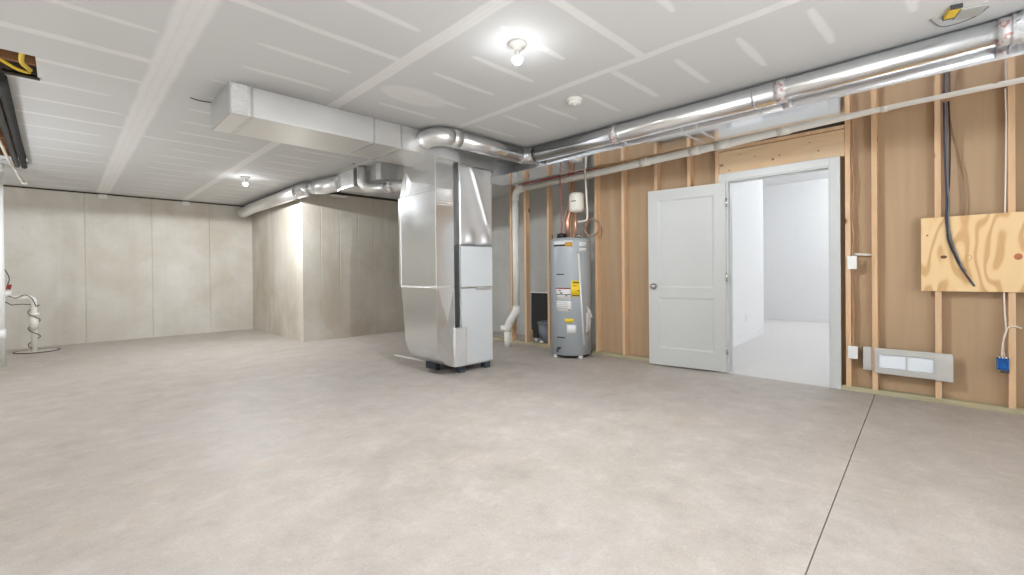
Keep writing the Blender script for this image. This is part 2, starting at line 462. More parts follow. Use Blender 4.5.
# ------------------------------------------------------------------ ceiling with an unfinished opening at the far left
m = MB(); t = 0.014
for x0, y0, x1, y1 in ((-0.10, -2.6, 5.1, 10.4), (5.1, 3.43, 6.45, 10.4), (-2.6, -2.6, -0.10, 4.20), (-2.6, 8.12, -0.10, 10.4),
                       (-0.27, 4.63, -0.10, 8.12), (-2.6, 4.20, -1.3, 8.12)):
    m.box(x0, y0, HC, x1, y1, HC + t)
ceil = m.build('ceiling', 'ceil', None, 'origin')
tag(ceil, 'grey drywall ceiling with pale stripes of joint compound', 'ceiling', kind='structure')
for k in range(8):
    MB().box(-1.35, 4.42 + 0.5 * k, HC + 0.02, -0.06, 4.46 + 0.5 * k, HC + 0.25).build('joist', 'joist', ceil)
MB().box(-1.4, 4.15, HC + 0.25, -0.02, 8.2, HC + 0.28).build('subfloor', 'brick', ceil)
MB().box(-0.10, 4.62, HC + 0.014, -0.06, 8.2, HC + 0.24).build('joist', 'joist', ceil)
MB().box(-1.3, 4.63, HC - 0.012, -0.09, 4.66, HC + 0.10).box(-1.3, 4.15, HC + 0.014, -0.06, 4.20, HC + 0.24).build('blocking', 'darkwood', ceil)
# loose tape ends hanging over the concrete wall
for x in (0.51, 1.66):
    MB().box(x - 0.05, 10.235, 2.41, x + 0.06, 10.243, 2.478, 0.003).build('tape_end', 'white', ceil)
MB().tube(smooth_path([(0.74, 4.33, 2.498), (0.80, 4.34, 2.494), (0.88, 4.33, 2.496)]), 0.004, 6).build('cut_edge', 'ink', ceil)
MB().lathe([(0.001, 0), (0.022, 0.0005), (0.022, 0.002), (0.001, 0.003)], (2.66, 5.50, HC - 0.003), 12).build('drilled_hole', 'black', ceil)

# ------------------------------------------------------------------ poured concrete walls
def wall_strip(name, pts, z0, z1, th, mat, label, joints=(), nrm=(0, -1), gd=0.010):
    """a wall along a straight line, its face cut by shallow vertical form joints"""
    m = MB()
    (xa, ya), (xb, yb) = pts
    d = Vector((xb - xa, yb - ya)); L = d.length; d /= L
    nn = Vector(nrm)
    prof = [0.0]
    poly = [(xa, ya)]
    for j in joints:
        for s, q in ((-0.009, 0), (0, gd), (0.009, 0)):
            p = Vector((xa, ya)) + d * (j + s) - nn * q
            poly.append((p.x, p.y))
    poly += [(xb, yb), (xb - nn.x * th, yb - nn.y * th), (xa - nn.x * th, ya - nn.y * th)]
    m.prism(poly, 'Z', z0, z1)
    o = m.build(name, mat, None, 'origin')
    return tag(o, label, 'wall', kind='structure')
wl = wall_strip('wall_back', ((-2.6, 10.25), (2.765, 10.25)), 0, 2.472, 0.22, 'cwall',
                'beige poured concrete wall at the far left with vertical form joints', (2.886, 3.757, 4.63))
MB().box(-2.6, 10.28, 2.472, 2.765, 10.40, 2.5).build('sill_gap_strip', 'darkwood', wl)  # dark sill board, its tone standing in for the shaded gap
wj = wall_strip('wall_left_return', ((2.765, 10.25), (2.765, 7.55)), 0, 2.455, 0.2, 'cjut',
                'pale concrete wall face running to the outside corner', (), (-1, 0))
MB().box(2.80, 7.6, 2.455, 2.95, 10.25, 2.5).build('sill_gap_strip', 'darkwood', wj)  # dark filler for the shaded gap above this face
wf = wall_strip('wall_middle', ((2.965, 7.55), (6.45, 7.55)), 0, 2.455, 0.2, 'cjut',
                'streaked concrete wall between the outside corner and the furnace', (0.10, 0.42, 0.75, 1.05, 1.38), (0, -1), 0.003)
MB().box(2.80, 7.58, 2.455, 6.45, 7.7, 2.5).build('sill_gap_strip', 'darkwood', wf)  # dark filler for the shaded gap along the wall top
wg = wall_strip('wall_utility', ((5.75, 7.55), (5.75, 3.50)), 0, 2.5, 0.2, 'cgrey',
                'grey concrete wall seen through the open studs beside the furnace', (), (-1, 0))
w = MB().box(5.103, 3.435, 0, 6.45, 3.50, 2.5).build('wall_partition', 'cgrey', None, 'origin'); tag(w, 'grey partition closing the utility bay behind the water heater', 'wall', kind='structure')
w = MB().box(-2.75, -2.6, 0, -2.6, 10.4, 2.5).build('wall_left', 'cwall', None, 'origin'); tag(w, 'concrete wall on the left outside the view', 'wall', kind='structure')
w = MB().box(-2.6, -2.75, 0, 5.1, -2.6, 2.5).build('wall_front', 'white', None, 'origin'); tag(w, 'unseen wall behind the viewpoint, made white to bounce light', 'wall', kind='structure')  # white chosen so this unseen wall throws light back

# ------------------------------------------------------------------ stud wall
WR = thing('wall_right', (SX, 1.5, 0), 'unfinished stud wall of pale lumber over brown backing board', 'wall', kind='structure')
BX = 5.072
def stud(y0, y1, z0=0.04, z1=2.458, parent=WR):
    return MB().box(SX, y0, z0, SX + 0.089, y1, z1, 0.002).build('stud', 'stud', parent)
for y in (4.985, 4.68, 4.222, 3.82, 3.397, 2.995, 2.55, 2.152, -0.272, -0.70, -1.12, -1.55, -2.0):
    stud(y, y + 0.038)
stud(0.126, 0.164); stud(0.526, 0.564)
stud(1.845, 1.883); stud(0.712, 0.750)
MB().box(SX, -2.6, 0, SX + 0.089, 0.785, 0.04, 0.003).build('bottom_plate', 'plate', WR)
MB().box(SX, 1.842, 0, SX + 0.089, 5.6, 0.04, 0.003).build('bottom_plate', 'plate', WR)
MB().box(SX, -2.6, 2.458, SX + 0.089, 3.45, 2.496, 0.003).build('top_plate', 'header', WR)
MB().box(SX + 0.004, 0.752, 2.105, SX + 0.085, 1.843, 2.345, 0.003).build('header', 'header', WR)
hk = [o for o in WR.children if o.name.startswith('header')][0]
for y, z, r in ((1.74, 2.14, 0.007), (1.49, 2.24, 0.006), (1.33, 2.18, 0.011), (1.27, 2.21, 0.007), (1.02, 2.28, 0.006), (0.95, 2.19, 0.008), (1.64, 2.29, 0.005)):
    MB().lathe([(0.001, 0.0), (r * 0.9, 0.0), (r, 0.0015), (0.001, 0.002)], (SX + 0.0025, y, z), 14, 'X').build('knot', 'wood_knot', hk)
MB().box(SX, 0.752, 2.352, SX + 0.085, 1.843, 2.385, 0.003).build('header_plate', 'stud', WR)
MB().box(SX + 0.05, 0.752, 2.385, SX + 0.085, 1.843, 2.458).build('header_gap_shade', 'darkwood', WR)  # dark block standing in for the shadowed gap above the header
MB().box(BX, -2.6, 0.0, BX + 0.012, 0.86, 2.5).build('backing_panel', 'brown', WR)
MB().box(BX, 1.79, 0.0, BX + 0.012, 3.43, 2.5).build('backing_panel', 'brown', WR)
MB().box(BX, 0.86, 2.372, BX + 0.012, 1.79, 2.5).build('backing_panel', 'brown', WR)

# ------------------------------------------------------------------ doorway: casing, jamb, door leaf
CY0, CY1, CZ = 0.783, 1.842, 2.108
tr = thing('trim_1', (SX, 1.31, 0), 'white casing and jamb around the doorway', 'door frame', kind='structure')
cx0, cx1 = SX - 0.018, SX
MB().box(cx0, CY0, 0.002, cx1, CY0 + 0.075, CZ, 0.003).build('casing', 'trimwhite', tr)
MB().box(cx0, CY1 - 0.075, 0.002, cx1, CY1, CZ, 0.003).build('casing', 'trimwhite', tr)
MB().box(cx0, CY0 + 0.075, CZ - 0.075, cx1, CY1 - 0.075, CZ, 0.003).build('head_casing', 'trimwhite', tr)
jm = MB()
jm.box(SX - 0.008, CY0 + 0.068, 0.002, BX + 0.03, CY0 + 0.088, CZ - 0.068)
jm.box(SX - 0.008, CY1 - 0.088, 0.002, BX + 0.03, CY1 - 0.068, CZ - 0.068)
jm.box(SX - 0.008, CY0 + 0.088, CZ - 0.088, BX + 0.03, CY1 - 0.088, CZ - 0.068)
jm.build('jamb', 'trimwhite', tr)
st = MB()
st.box(SX + 0.045, CY0 + 0.088, 0.002, SX + 0.075, CY0 + 0.098, CZ - 0.088)
st.box(SX + 0.045, CY1 - 0.098, 0.002, SX + 0.075, CY1 - 0.088, CZ - 0.088)
st.box(SX + 0.045, CY0 + 0.098, CZ - 0.098, SX + 0.075, CY1 - 0.098, CZ - 0.088)
st.build('door_stop', 'trimwhite', tr)
th = MB().box(SX, 0.872, 0.0, BX + 0.03, 1.753, 0.008, 0.002).build('threshold', 'carpet', tr)

def door_leaf(A, B, z0, z1, thick):
    """two-panel leaf from hinge A to free end B, its moulded face towards -normal"""
    A = Vector(A); B = Vector(B); u = (B - A); W = u.length; u.normalize()
    nrm = Vector((u.y, -u.x, 0))            # out of the moulded face
    if nrm.x > 0: nrm = -nrm
    def P(s, d, z): p = A + u * s + nrm * d; return (p.x, p.y, z)
    m = MB(); bm = m.bm
    f = 0.115; mid = (0.79, 0.90); rec = 0.007; bv = 0.022
    cols = [0, f, W - f, W]; rows = [z0, z0 + 0.19, mid[0], mid[1], z1 - 0.115, z1]
    V = [[bm.verts.new(P(s, 0, z)) for z in rows] for s in cols]
    for i in range(3):
        for k in range(5):
            q = [V[i][k], V[i + 1][k], V[i + 1][k + 1], V[i][k + 1]]
            if i == 1 and k in (1, 3):
                s0, s1, a, b = cols[1] + bv, cols[2] - bv, rows[k] + bv, rows[k + 1] - bv
                I = [bm.verts.new(P(s, -rec, z)) for s, z in ((s0, a), (s1, a), (s1, b), (s0, b))]
                for e in range(4): bm.faces.new([q[e], q[(e + 1) % 4], I[(e + 1) % 4], I[e]])
                bm.faces.new(I)
            else: bm.faces.new(q)
    bk = [bm.verts.new(P(s, -thick, z)) for s, z in ((0, z0), (W, z0), (W, z1), (0, z1))]
    bm.faces.new(bk)
    bm.faces.new([V[i][0] for i in range(4)] + [bk[1], bk[0]])
    bm.faces.new([V[i][5] for i in range(4)] + [bk[2], bk[3]])
    bm.faces.new([V[0][k] for k in range(6)] + [bk[3], bk[0]])
    bm.faces.new([V[3][k] for k in range(6)] + [bk[2], bk[1]])
    return m, P, W
DA, DB = (4.950, 1.768), (4.835, 2.590)
dr = thing('door_1', (4.90, 2.18, 0), 'off-white two-panel door swung open against the studs', 'door', kind='structure')
m, P, W = door_leaf((*DA, 0), (*DB, 0), 0.016, 2.012, 0.035)
m.build('door_leaf', 'doorwhite', dr)
k = MB(); 
kp = [Vector(P(W - 0.065, d, 0.915)) for d in (0, 0.008, 0.012, 0.030, 0.040, 0.055, 0.062)]
k.tube(kp, [0.032, 0.032, 0.012, 0.012, 0.026, 0.027, 0.012], 20)
kn = k.build('knob', 'steel', dr); kn['label'] = 'satin nickel knob'
for z in (0.25, 1.02, 1.80):
    MB().tube([(4.938, 1.757, z - 0.045), (4.938, 1.757, z + 0.045)], 0.009, 10).box(4.955, 1.752, z - 0.045, 4.972, 1.756, z + 0.045).build('hinge', 'steel', dr)

# ------------------------------------------------------------------ finished room beyond the doorway
RX0, RX1, RC = BX + 0.03, 11.05, 2.95
w = MB().box(RX0, -1.6, -0.10, RX1, 3.38, 0.006).build('floor_carpet', 'carpet', None, 'origin'); tag(w, 'light grey carpet in the finished room through the doorway', 'floor', kind='structure')
w = MB().box(RX0, -1.7, RC, RX1 + 0.1, 3.43, RC + 0.1).build('ceiling_room', 'roomwall', None, 'origin'); tag(w, 'white ceiling of the finished room', 'ceiling', kind='structure')
w = MB().box(RX1, -1.7, 0, RX1 + 0.1, 3.43, RC).build('wall_room_back', 'roomwall', None, 'origin'); tag(w, 'white far wall of the finished room', 'wall', kind='structure')
m = MB().prism([(RX0, 2.20), (8.6, 2.45), (8.6, 2.58), (RX0, 2.33)], 'Z', 0, RC)
w = m.build('wall_room_left', 'roomwall', None, 'origin'); tag(w, 'white wall just inside the doorway on the left', 'wall', kind='structure')
w = MB().box(RX0, 3.38, 0, RX1, 3.43, RC).build('wall_room_end', 'roomwall', None, 'origin'); tag(w, 'white end wall of the finished room, out of view', 'wall', kind='structure')
m = MB(); m.box(RX0, -1.7, 0, RX1, -1.6, 0.9).box(RX0, -1.7, 2.3, RX1, -1.6, RC).box(RX0, -1.7, 0.9, 6.6, -1.6, 2.3).box(9.8, -1.7, 0.9, RX1, -1.6, 2.3)
w = m.build('wall_room_right', 'roomwall', None, 'origin'); tag(w, 'white window wall of the finished room, out of view', 'wall', kind='structure')
m = MB()
m.box(6.6, -1.68, 0.9, 9.8, -1.62, 0.95).box(6.6, -1.68, 2.25, 9.8, -1.62, 2.3)
for x in (6.6, 8.17, 9.75): m.box(x, -1.68, 0.95, x + 0.05, -1.62, 2.25)
w = m.build('window_1', 'trimwhite', None, 'origin'); tag(w, 'white window frame of the finished room, out of view', 'window', kind='structure')
w = MB().box(RX0, -1.7, 2.2, RX0 + 0.012, 3.4, RC).box(RX0, -1.7, 0, RX0 + 0.012, 0.85, 2.2).box(RX0, 1.78, 0, RX0 + 0.012, 2.2, 2.2).build('wall_room_front', 'roomwall', None, 'origin'); tag(w, 'white drywall on the room side of the stud wall', 'wall', kind='structure')
w = MB().box(RX1 - 0.014, -1.6, 0, RX1, 3.38, 0.12, 0.003).build('baseboard_back', 'trim_lit', None, 'origin'); tag(w, 'white baseboard along the far wall of the finished room', 'baseboard', kind='structure')
w = MB().prism([(RX0 + 0.02, 2.188), (8.612, 2.438), (8.612, 2.59), (8.6, 2.59), (8.6, 2.45), (RX0 + 0.02, 2.202)], 'Z', 0, 0.12).build('baseboard_left', 'trim_lit', None, 'origin'); tag(w, 'white baseboard on the short wall inside the doorway', 'baseboard', kind='structure')
o = thing('outlet_plate', (7.45, 2.36, 0.30), 'white outlet plate on the short wall inside the doorway', 'outlet', 'outlet plates in the finished room')
yl = 2.20 + (7.45 - RX0) * 0.25 / (8.6 - RX0)
MB().box(7.415, yl - 0.012, 0.30, 7.485, yl + 0.004, 0.415, 0.003).build('plate', 'plastic', o)
MB().box(7.433, yl - 0.0155, 0.32, 7.467, yl - 0.011, 0.352).box(7.433, yl - 0.0155, 0.363, 7.467, yl - 0.011, 0.395).build('socket', 'label_white', o)
o = thing('outlet_plate', (RX1, 3.09, 0.30), 'white outlet plate low on the far wall of the bright room', 'outlet', 'outlet plates in the finished room')
MB().box(RX1 - 0.012, 3.045, 0.30, RX1, 3.115, 0.415, 0.003).build('plate', 'plastic', o)
MB().box(RX1 - 0.0155, 3.063, 0.32, RX1 - 0.011, 3.097, 0.352).box(RX1 - 0.0155, 3.063, 0.363, RX1 - 0.011, 3.097, 0.395).build('socket', 'label_white', o)

# ------------------------------------------------------------------ ceiling lamp holders and smoke alarm
def lamp(x, y, label, watts):
    o = thing('bulb_fixture', (x, y, HC), label, 'light', 'bare bulb fixtures')
    MB().lathe([(0.056, -0.0005), (0.056, -0.012), (0.050, -0.020), (0.030, -0.026), (0.026, -0.048), (0.02, -0.050)], (x, y, HC), 32).build('lamp_holder', 'plastic', o)
    MB().lathe([(0.013, -0.046), (0.014, -0.058), (0.024, -0.074), (0.030, -0.088), (0.0305, -0.092), (0.001, -0.0925)], (x, y, HC), 24).build('bulb_collar', 'plastic', o)  # opaque collar shaped to hold bulb light off the ceiling
    MB().lathe([(0.0310, -0.0922), (0.0310, -0.0962), (0.0285, -0.110), (0.022, -0.122), (0.012, -0.129), (0.001, -0.131)], (x, y, HC), 24).build('bulb_dome', 'bulb_a', o)
    L = bpy.data.lights.new('bulb_light', 'SPOT'); L.energy = watts; L.spot_size = math.radians(176); L.spot_blend = 0.06
    L.shadow_soft_size = 0.014; L.color = LAMP
    l = bpy.data.objects.new('bulb_light', L); COL.objects.link(l); l.location = (x, y, HC - 0.146)
LAMP = (0.925, 0.965, 1.0)
lamp(2.01, 1.945, 'bare lit bulb in a white holder, on the ceiling in the foreground', 116)
lamp(1.885, 7.27, 'bare lit bulb far back on the ceiling near the concrete walls', 122)
lamp(0.6, -1.7, 'added fill bulb on the ceiling behind the viewpoint, out of view', 18)  # unseen bulb added to brighten the room
lamp(-1.75, 5.0, 'added fill bulb on the ceiling beyond the left edge of the view', 58)  # unseen bulb added to light the far walls
o = thing('smoke_alarm', (2.985, 2.245, HC), 'round white smoke alarm on the ceiling near the silver duct', 'smoke alarm')
MB().lathe([(0.062, 0), (0.062, -0.012), (0.058, -0.016), (0.046, -0.018), (0.050, -0.022), (0.052, -0.036), (0.042, -0.048), (0.001, -0.050)], (2.985, 2.245, HC), 32).build('alarm_body', 'plastic', o)
MB().lathe([(0.012, -0.048), (0.012, -0.062), (0.001, -0.063)], (2.965, 2.225, HC), 12).build('test_button', 'plastic', o)

# ------------------------------------------------------------------ return air duct, drop and furnace
RY0, RY1, RZ = 3.77, 4.34, 2.275
rd = thing('return_duct', (1.9, 4.05, RZ), 'rectangular sheet metal return duct along the ceiling with a tall drop beside the furnace', 'duct')
MB().box(0.888, RY0, RZ, 2.30, RY1, 2.497).build('duct_section', 'galv', rd)
MB().box(2.30, RY0, RZ, 2.985, RY1, 2.497).build('duct_section', 'galv', rd)
for x in (1.028, 2.02, 2.298):
    MB().box(x - 0.010, RY0 - 0.006, RZ - 0.005, x + 0.010, RY1 + 0.006, 2.4975).build('drive_cleat', 'galv_bright', rd)
MB().box(0.882, RY0 - 0.004, RZ - 0.003, 0.893, RY1 + 0.004, 2.497).build('end_cap', 'galv_dull', rd)
m = MB()
for k in range(12): m.box(0.905, RY0 - 0.004, 2.285 + 0.0165 * k, 0.955, RY0 - 0.001, 2.293 + 0.0165 * k)
m.box(0.888, RY0 - 0.003, RZ, 1.00, RY0, 2.497)
m.build('foil_seam', 'foil', rd)
MB().box(2.74, RY0 + 0.01, RZ - 0.014, 2.985, RY1 + 0.12, RZ + 0.004).build('collar', 'galv_bright', rd)
# drop: upper part narrower, offset, then the straight run
DX0, DX1, DY = 2.735, 2.967, 3.84
m = MB()
m.hexa([(DX0, DY, 1.95), (DX1, DY, 1.95), (DX1, 4.53, 1.95), (DX0, 4.53, 1.95), (DX0, DY, RZ - 0.005), (DX1, DY, RZ - 0.005), (DX1, 4.43, RZ - 0.005), (DX0, 4.43, RZ - 0.005)], 0.003)
m.crossbreak([(DX0 - 0.001, DY + 0.02, 2.0), (DX0 - 0.001, 4.36, 1.97), (DX0 - 0.001, 4.40, 2.24), (DX0 - 0.001, DY + 0.02, 2.24)], (-0.012, 0.16, -0.02))
m.build('drop_transition', 'galv_soft', rd)
m = MB().box(DX0, DY, 0.947, DX1, 4.53, 1.95, 0.003)
m.box(DX0 - 0.004, 4.515, 0.947, DX0 + 0.02, 4.555, 1.94)
m.build('drop_section', 'galv_soft', rd)
m = MB()
for k in range(7): m.box(DX0 + 0.02, DY - 0.003, 1.80 + k * 0.026, DX1 - 0.015, DY, 1.812 + k * 0.026)
m.build('foil_patch', 'foil', rd)
# boot: sweeps from the drop round to the filter slot
prof = [(DX0, 0.947), (DX0, 0.40)]
for k in range(1, 11):
    a = PI + (PI / 2) * k / 10
    prof.append((DX0 + 0.27 + 0.27 * math.cos(a), 0.365 + 0.285 * math.sin(a)))
prof += [(3.02, 0.08), (3.02, 0.50), (DX1, 0.50), (DX1, 0.947)]
bt = MB().prism(prof, 'Y', DY, lambda p: 4.40 + 0.12 * p[1]).build('boot', 'galv_soft', rd)
for p in bt.data.polygons:
    pass
m = MB(); m.crossbreak([(DX0 + 0.02, DY - 0.001, 0.42), (DX1 - 0.012, DY - 0.001, 0.16), (DX1 - 0.012, DY - 0.001, 0.92), (DX0 + 0.02, DY - 0.001, 0.92)], (0, -0.016, -0.03))
m.build('boot_panel', 'galv_soft', rd)
m = MB(); m.box(DX0 - 0.0025, DY - 0.0025, 0.932, DX1 + 0.0025, 4.525, 0.958)
m.build('foil_tape_band', 'foil', rd)
# furnace with filter slot, cabinet and coil plenum above
FX0, FX1, FY0, FY1 = 3.055, 3.53, 3.86, 4.50
fu = thing('furnace', (3.29, 4.18, 0), 'tall silver furnace with coil plenum standing beside the return drop', 'furnace')
MB().box(FX0, FY0, 0.07, FX1, FY1, 0.925, 0.008).build('blower_cabinet', 'galv_dull', fu)
MB().box(FX0 + 0.01, FY0 - 0.014, 0.085, FX1 - 0.01, FY0 + 0.002, 0.918, 0.005).build('lower_door', 'enamel', fu)
MB().box(FX0, FY0, 0.925, FX1, FY1, 1.386, 0.008).build('burner_cabinet', 'galv_dull', fu)
MB().box(FX0 + 0.008, FY0 - 0.018, 0.936, FX1 - 0.008, FY0 + 0.002, 1.382, 0.005).build('upper_door', 'enamel', fu)
m = MB(); m.box(FX0 + 0.22, FY0 - 0.022, 0.900, FX1 - 0.04, FY0 - 0.012, 0.928, 0.003).box(FX0 + 0.14, FY0 - 0.019, 0.926, FX1 - 0.1, FY0 - 0.016, 0.94)
m.build('door_handle', 'galv_dull', fu)
MB().box(FX0 + 0.006, FY0 + 0.02, 1.386, FX1 - 0.004, FY1, 2.497, 0.004).build('coil_plenum', 'galv', fu)
# foil-faced wrap on the plenum: flat with a long crease, two bulges at its hem
m = MB(); y = FY0 - 0.004
bm = m.bm
gx, gz = 26, 40
G = []
for i in range(gx + 1):
    colv = []
    for k in range(gz + 1):
        u = i / gx; v = k / gz
        x = FX0 + 0.004 + (FX1 - FX0 - 0.008) * u; z = 1.395 + (2.27 - 1.395) * v
        d = 0.004
        crease = 0.88 - (u - 0.42) * 1.45
        d += 0.016 * math.exp(-((v - crease) / 0.05) ** 2) if v > 0.25 else 0
        d += 0.010 if v > crease and u > 0.4 else 0.0
        d += 0.030 * math.exp(-((u - 0.32) / 0.13) ** 2 - ((v - 0.07) / 0.10) ** 2)
        d += 0.026 * math.exp(-((u - 0.80) / 0.11) ** 2 - ((v - 0.05) / 0.09) ** 2)
        d += 0.003 * math.sin(u * 9 + v * 5)
        if v < 0.012: d = 0.002
        colv.append(bm.verts.new((x, y - d, z)))
    G.append(colv)
for i in range(gx):
    for k in range(gz):
        f = bm.faces.new([G[i][k], G[i + 1][k], G[i + 1][k + 1], G[i][k + 1]]); f.smooth = True
wp = m.build('foil_wrap', 'wrap', fu)
sm = wp.modifiers.new('thickness', 'SOLIDIFY'); sm.thickness = 0.004; sm.offset = 1
m = MB(); m.box(FX0 - 0.006, FY0 - 0.006, 1.39, FX0 + 0.016, FY0 + 0.10, 2.30); m.build('foil_seam', 'foil', fu)
m = MB(); m.box(FX0 - 0.002, FY0 - 0.012, 2.24, FX1 + 0.03, FY0 + 0.02, 2.275, 0.004); m.build('plenum_flange', 'galv_bright', fu)
# filter slot cover with ribs
m = MB(); m.box(2.955, DY - 0.016, 0.085, 3.115, DY + 0.05, 0.505, 0.004)
for k in range(6): m.box(2.965 + k * 0.025, DY - 0.021, 0.10, 2.975 + k * 0.025, DY - 0.015, 0.49)
m.build('filter_cover', 'foil', fu)
for x, y in ((3.09, 3.90), (3.46, 3.90), (3.09, 4.44), (3.46, 4.44)):
    MB().box(x - 0.04, y - 0.03, 0.0, x + 0.04, y + 0.05, 0.071, 0.006).build('foot_pad', 'bluepad', fu)
MB().box(2.97, 4.20, 0.0, 3.03, 4.40, 0.086, 0.004).build('boot_pad', 'bluepad', rd)
# hidden connection from the plenum to the supply trunk
MB().box(3.52, 4.18, 2.30, 3.90, 4.46, 2.495).build('trunk_takeoff', 'galv', fu)
# scrap strip on the floor behind the furnace
o = MB().tube([(3.157, 4.66, 0.011), (3.121, 5.33, 0.011)], 0.011, 10).build('floor_pipe', 'pvc'); tag(o, 'thin white pipe lying on the floor behind the furnace', 'pipe')

# ------------------------------------------------------------------ supply trunk along the stud wall
TX0, TX1, TZ = 3.885, 4.355, 2.30
tk = thing('supply_trunk', (4.1, 0.9, TZ), 'long rectangular mirror-bright supply duct above the stud wall', 'duct')
MB().box(TX0, -2.3, TZ, TX1, 4.52, 2.497).build('trunk_body', 'galv_mirror', tk)
MB().box(TX0 - 0.005, -2.3, TZ - 0.005, TX0 + 0.010, 4.52, TZ + 0.012).build('edge_flange', 'galv_bright', tk)
for y in (3.30, 1.75, 1.62, -0.15):
    MB().box(TX0 - 0.004, y - 0.012, TZ - 0.004, TX1 + 0.004, y + 0.012, 2.4975).build('drive_cleat', 'galv_bright', tk)

# round branch: out of the return duct, along, round the corner and down the wall side
rb = thing('round_duct', (3.79, 1.8, 2.33), 'shiny round duct hugging the ceiling in front of the rectangular trunk', 'duct')
r = 0.084; z = 2.408; yb = 3.53
el = arc((2.71, yb + 0.155, z), 0.155, (-1, 0, 0), (0, -1, 0), 0, PI / 2, 4)
MB().tube([(2.555, RY0 + 0.005, z)] + el, r + 0.003, 28).build('elbow', 'galv', rb)
MB().tube([(2.555, RY0 - 0.022, z), (2.555, RY0 + 0.001, z)], r + 0.012, 28).build('start_collar', 'galv_bright', rb)
MB().tube([(2.70, yb, z), (3.70, yb, z)], r, 32).build('short_pipe', 'galv_bright', rb)
MB().tube([(2.70, yb, z), (2.80, yb, z)], r + 0.004, 28).build('elbow', 'galv', rb)
MB().tube([(3.66, yb, z)] + arc((3.69, yb - 0.10, z), 0.10, (0, 1, 0), (1, 0, 0), 0, PI / 2, 4) + [(3.79, yb - 0.14, z)], r + 0.003, 28).build('corner_elbow', 'galv_bright', rb)
MB().tube([(3.79, yb - 0.12, z), (3.79, 0.93, z)], r, 32).build('wide_pipe', 'galv_bright', rb)
r2 = 0.073; z2 = 2.418
MB().tube([(3.79, 0.95, z), (3.79, 0.88, z2), (3.79, -0.20, z2)], [r, r2, r2], 32).build('narrow_pipe', 'galv_bright', rb)
for y, rr, zz in ((2.36, r, z), (0.95, r, z), (-0.17, r2, z2)):
    MB().tube([(3.79, y - 0.030, zz), (3.79, y + 0.030, zz)], rr + 0.003, 28).build('tape_band', 'foil_red', rb)
for y, rr, zz in ((2.30, r, z), (1.12, r, z), (3.40, r, z)):
    m = MB(); m.tube([(3.79, y - 0.010, zz), (3.79, y + 0.010, zz)], rr + 0.005, 28)
    m.box(3.79 + rr - 0.01, y - 0.012, zz - 0.085, 3.79 + rr + 0.006, y + 0.012, 2.498)
    m.build('hanger_strap', 'galv_bright', rb)
# crinkled flexible end
fx = smooth_path([(3.79, -0.19, z2), (3.80, -0.34, z2 - 0.005), (3.86, -0.50, 2.40), (3.98, -0.60, 2.38), (4.14, -0.64, 2.37)], 9)
rs = [0.082 + (0.010 if i % 2 else -0.004) for i in range(len(fx))]
MB().tube(fx, rs, 24).build('flexible_end', 'crinkle', rb)

# ------------------------------------------------------------------ duct run in the far corner
fd = thing('branch_duct', (2.62, 8.5, 2.27), 'round silver duct along the top of the far concrete corner', 'duct')
zf, rf = 2.375, 0.098
MB().tube(smooth_path([(2.60, 10.2, 2.34), (2.60, 10.0, 2.355), (2.605, 9.7, zf)], 4) + [(2.61, 7.22, zf)], rf, 24).build('straight_pipe', 'galv', fd)
MB().tube([(2.61, 7.26, zf), (2.615, 7.12, zf), (2.64, 6.98, zf), (2.66, 6.90, zf)], rf + 0.008, 20).build('elbow', 'galv_bright', fd)
MB().tube([(2.66, 6.91, zf), (2.69, 6.74, zf)], rf - 0.012, 20).build('collar', 'foil', fd)
MB().tube([(2.685, 6.76, zf), (2.72, 6.62, zf), (2.80, 6.17, zf)], [rf - 0.004, rf + 0.012, rf + 0.012], 24).build('wide_pipe', 'galv', fd)
bd = thing('rectangular_duct', (2.95, 5.9, 2.26), 'rectangular silver duct box between the round branch and the furnace', 'duct')
m = MB(); m.box(2.76, 5.70, 2.262, 3.16, 6.20, 2.496, 0.003); m.build('box_body', 'galv', bd)
m = MB(); m.box(2.752, 6.12, 2.258, 3.16, 6.205, 2.497); m.build('end_flange', 'galv_dull', bd)
m = MB(); m.box(2.752, 5.695, 2.256, 3.165, 5.72, 2.497); m.build('drive_cleat', 'galv_bright', bd)
tb = thing('takeoff_duct', (3.0, 5.2, 2.3), 'short square silver duct stub on the ceiling behind the return drop', 'duct')
MB().box(2.86, 5.18, 2.30, 3.10, 5.40, 2.497, 0.003).build('box_body', 'galv', tb)
MB().box(2.853, 5.30, 2.296, 3.105, 5.405, 2.497).build('side_flange', 'galv_dull', tb)
ud = thing('elbow_duct', (2.9, 5.4, 2.2), 'round silver pipe dropping from the ceiling and turning to the furnace', 'duct')
path = [(2.80, 5.56, 2.496), (2.80, 5.56, 2.315)] + [Vector((2.80, 5.56, 0)) + Vector((0.62, -0.55, 0)).normalized() * (0.10 - 0.10 * math.cos(a)) + Vector((0, 0, 2.315 - 0.10 * math.sin(a))) for a in (PI / 8, PI / 4, 3 * PI / 8, PI / 2)] + [(3.05, 5.30, 2.216)]
MB().tube(path, 0.062, 20).build('elbow', 'galv', ud)
MB().tube([(3.02, 5.32, 2.216), (3.10, 5.02, 2.216), (3.20, 4.52, 2.22)], 0.074, 20).build('straight_pipe', 'galv', ud)
MB().tube([(3.03, 5.28, 2.216), (3.05, 5.20, 2.216)], 0.081, 20).build('collar', 'foil', ud)
o = MB().box(3.20, 7.36, 2.405, 3.46, 7.52, 2.418, 0.003).build('packing_scrap', 'white'); tag(o, 'white scrap wedged below the duct at the top of the concrete wall', 'scrap')
o.location.z += 0.0
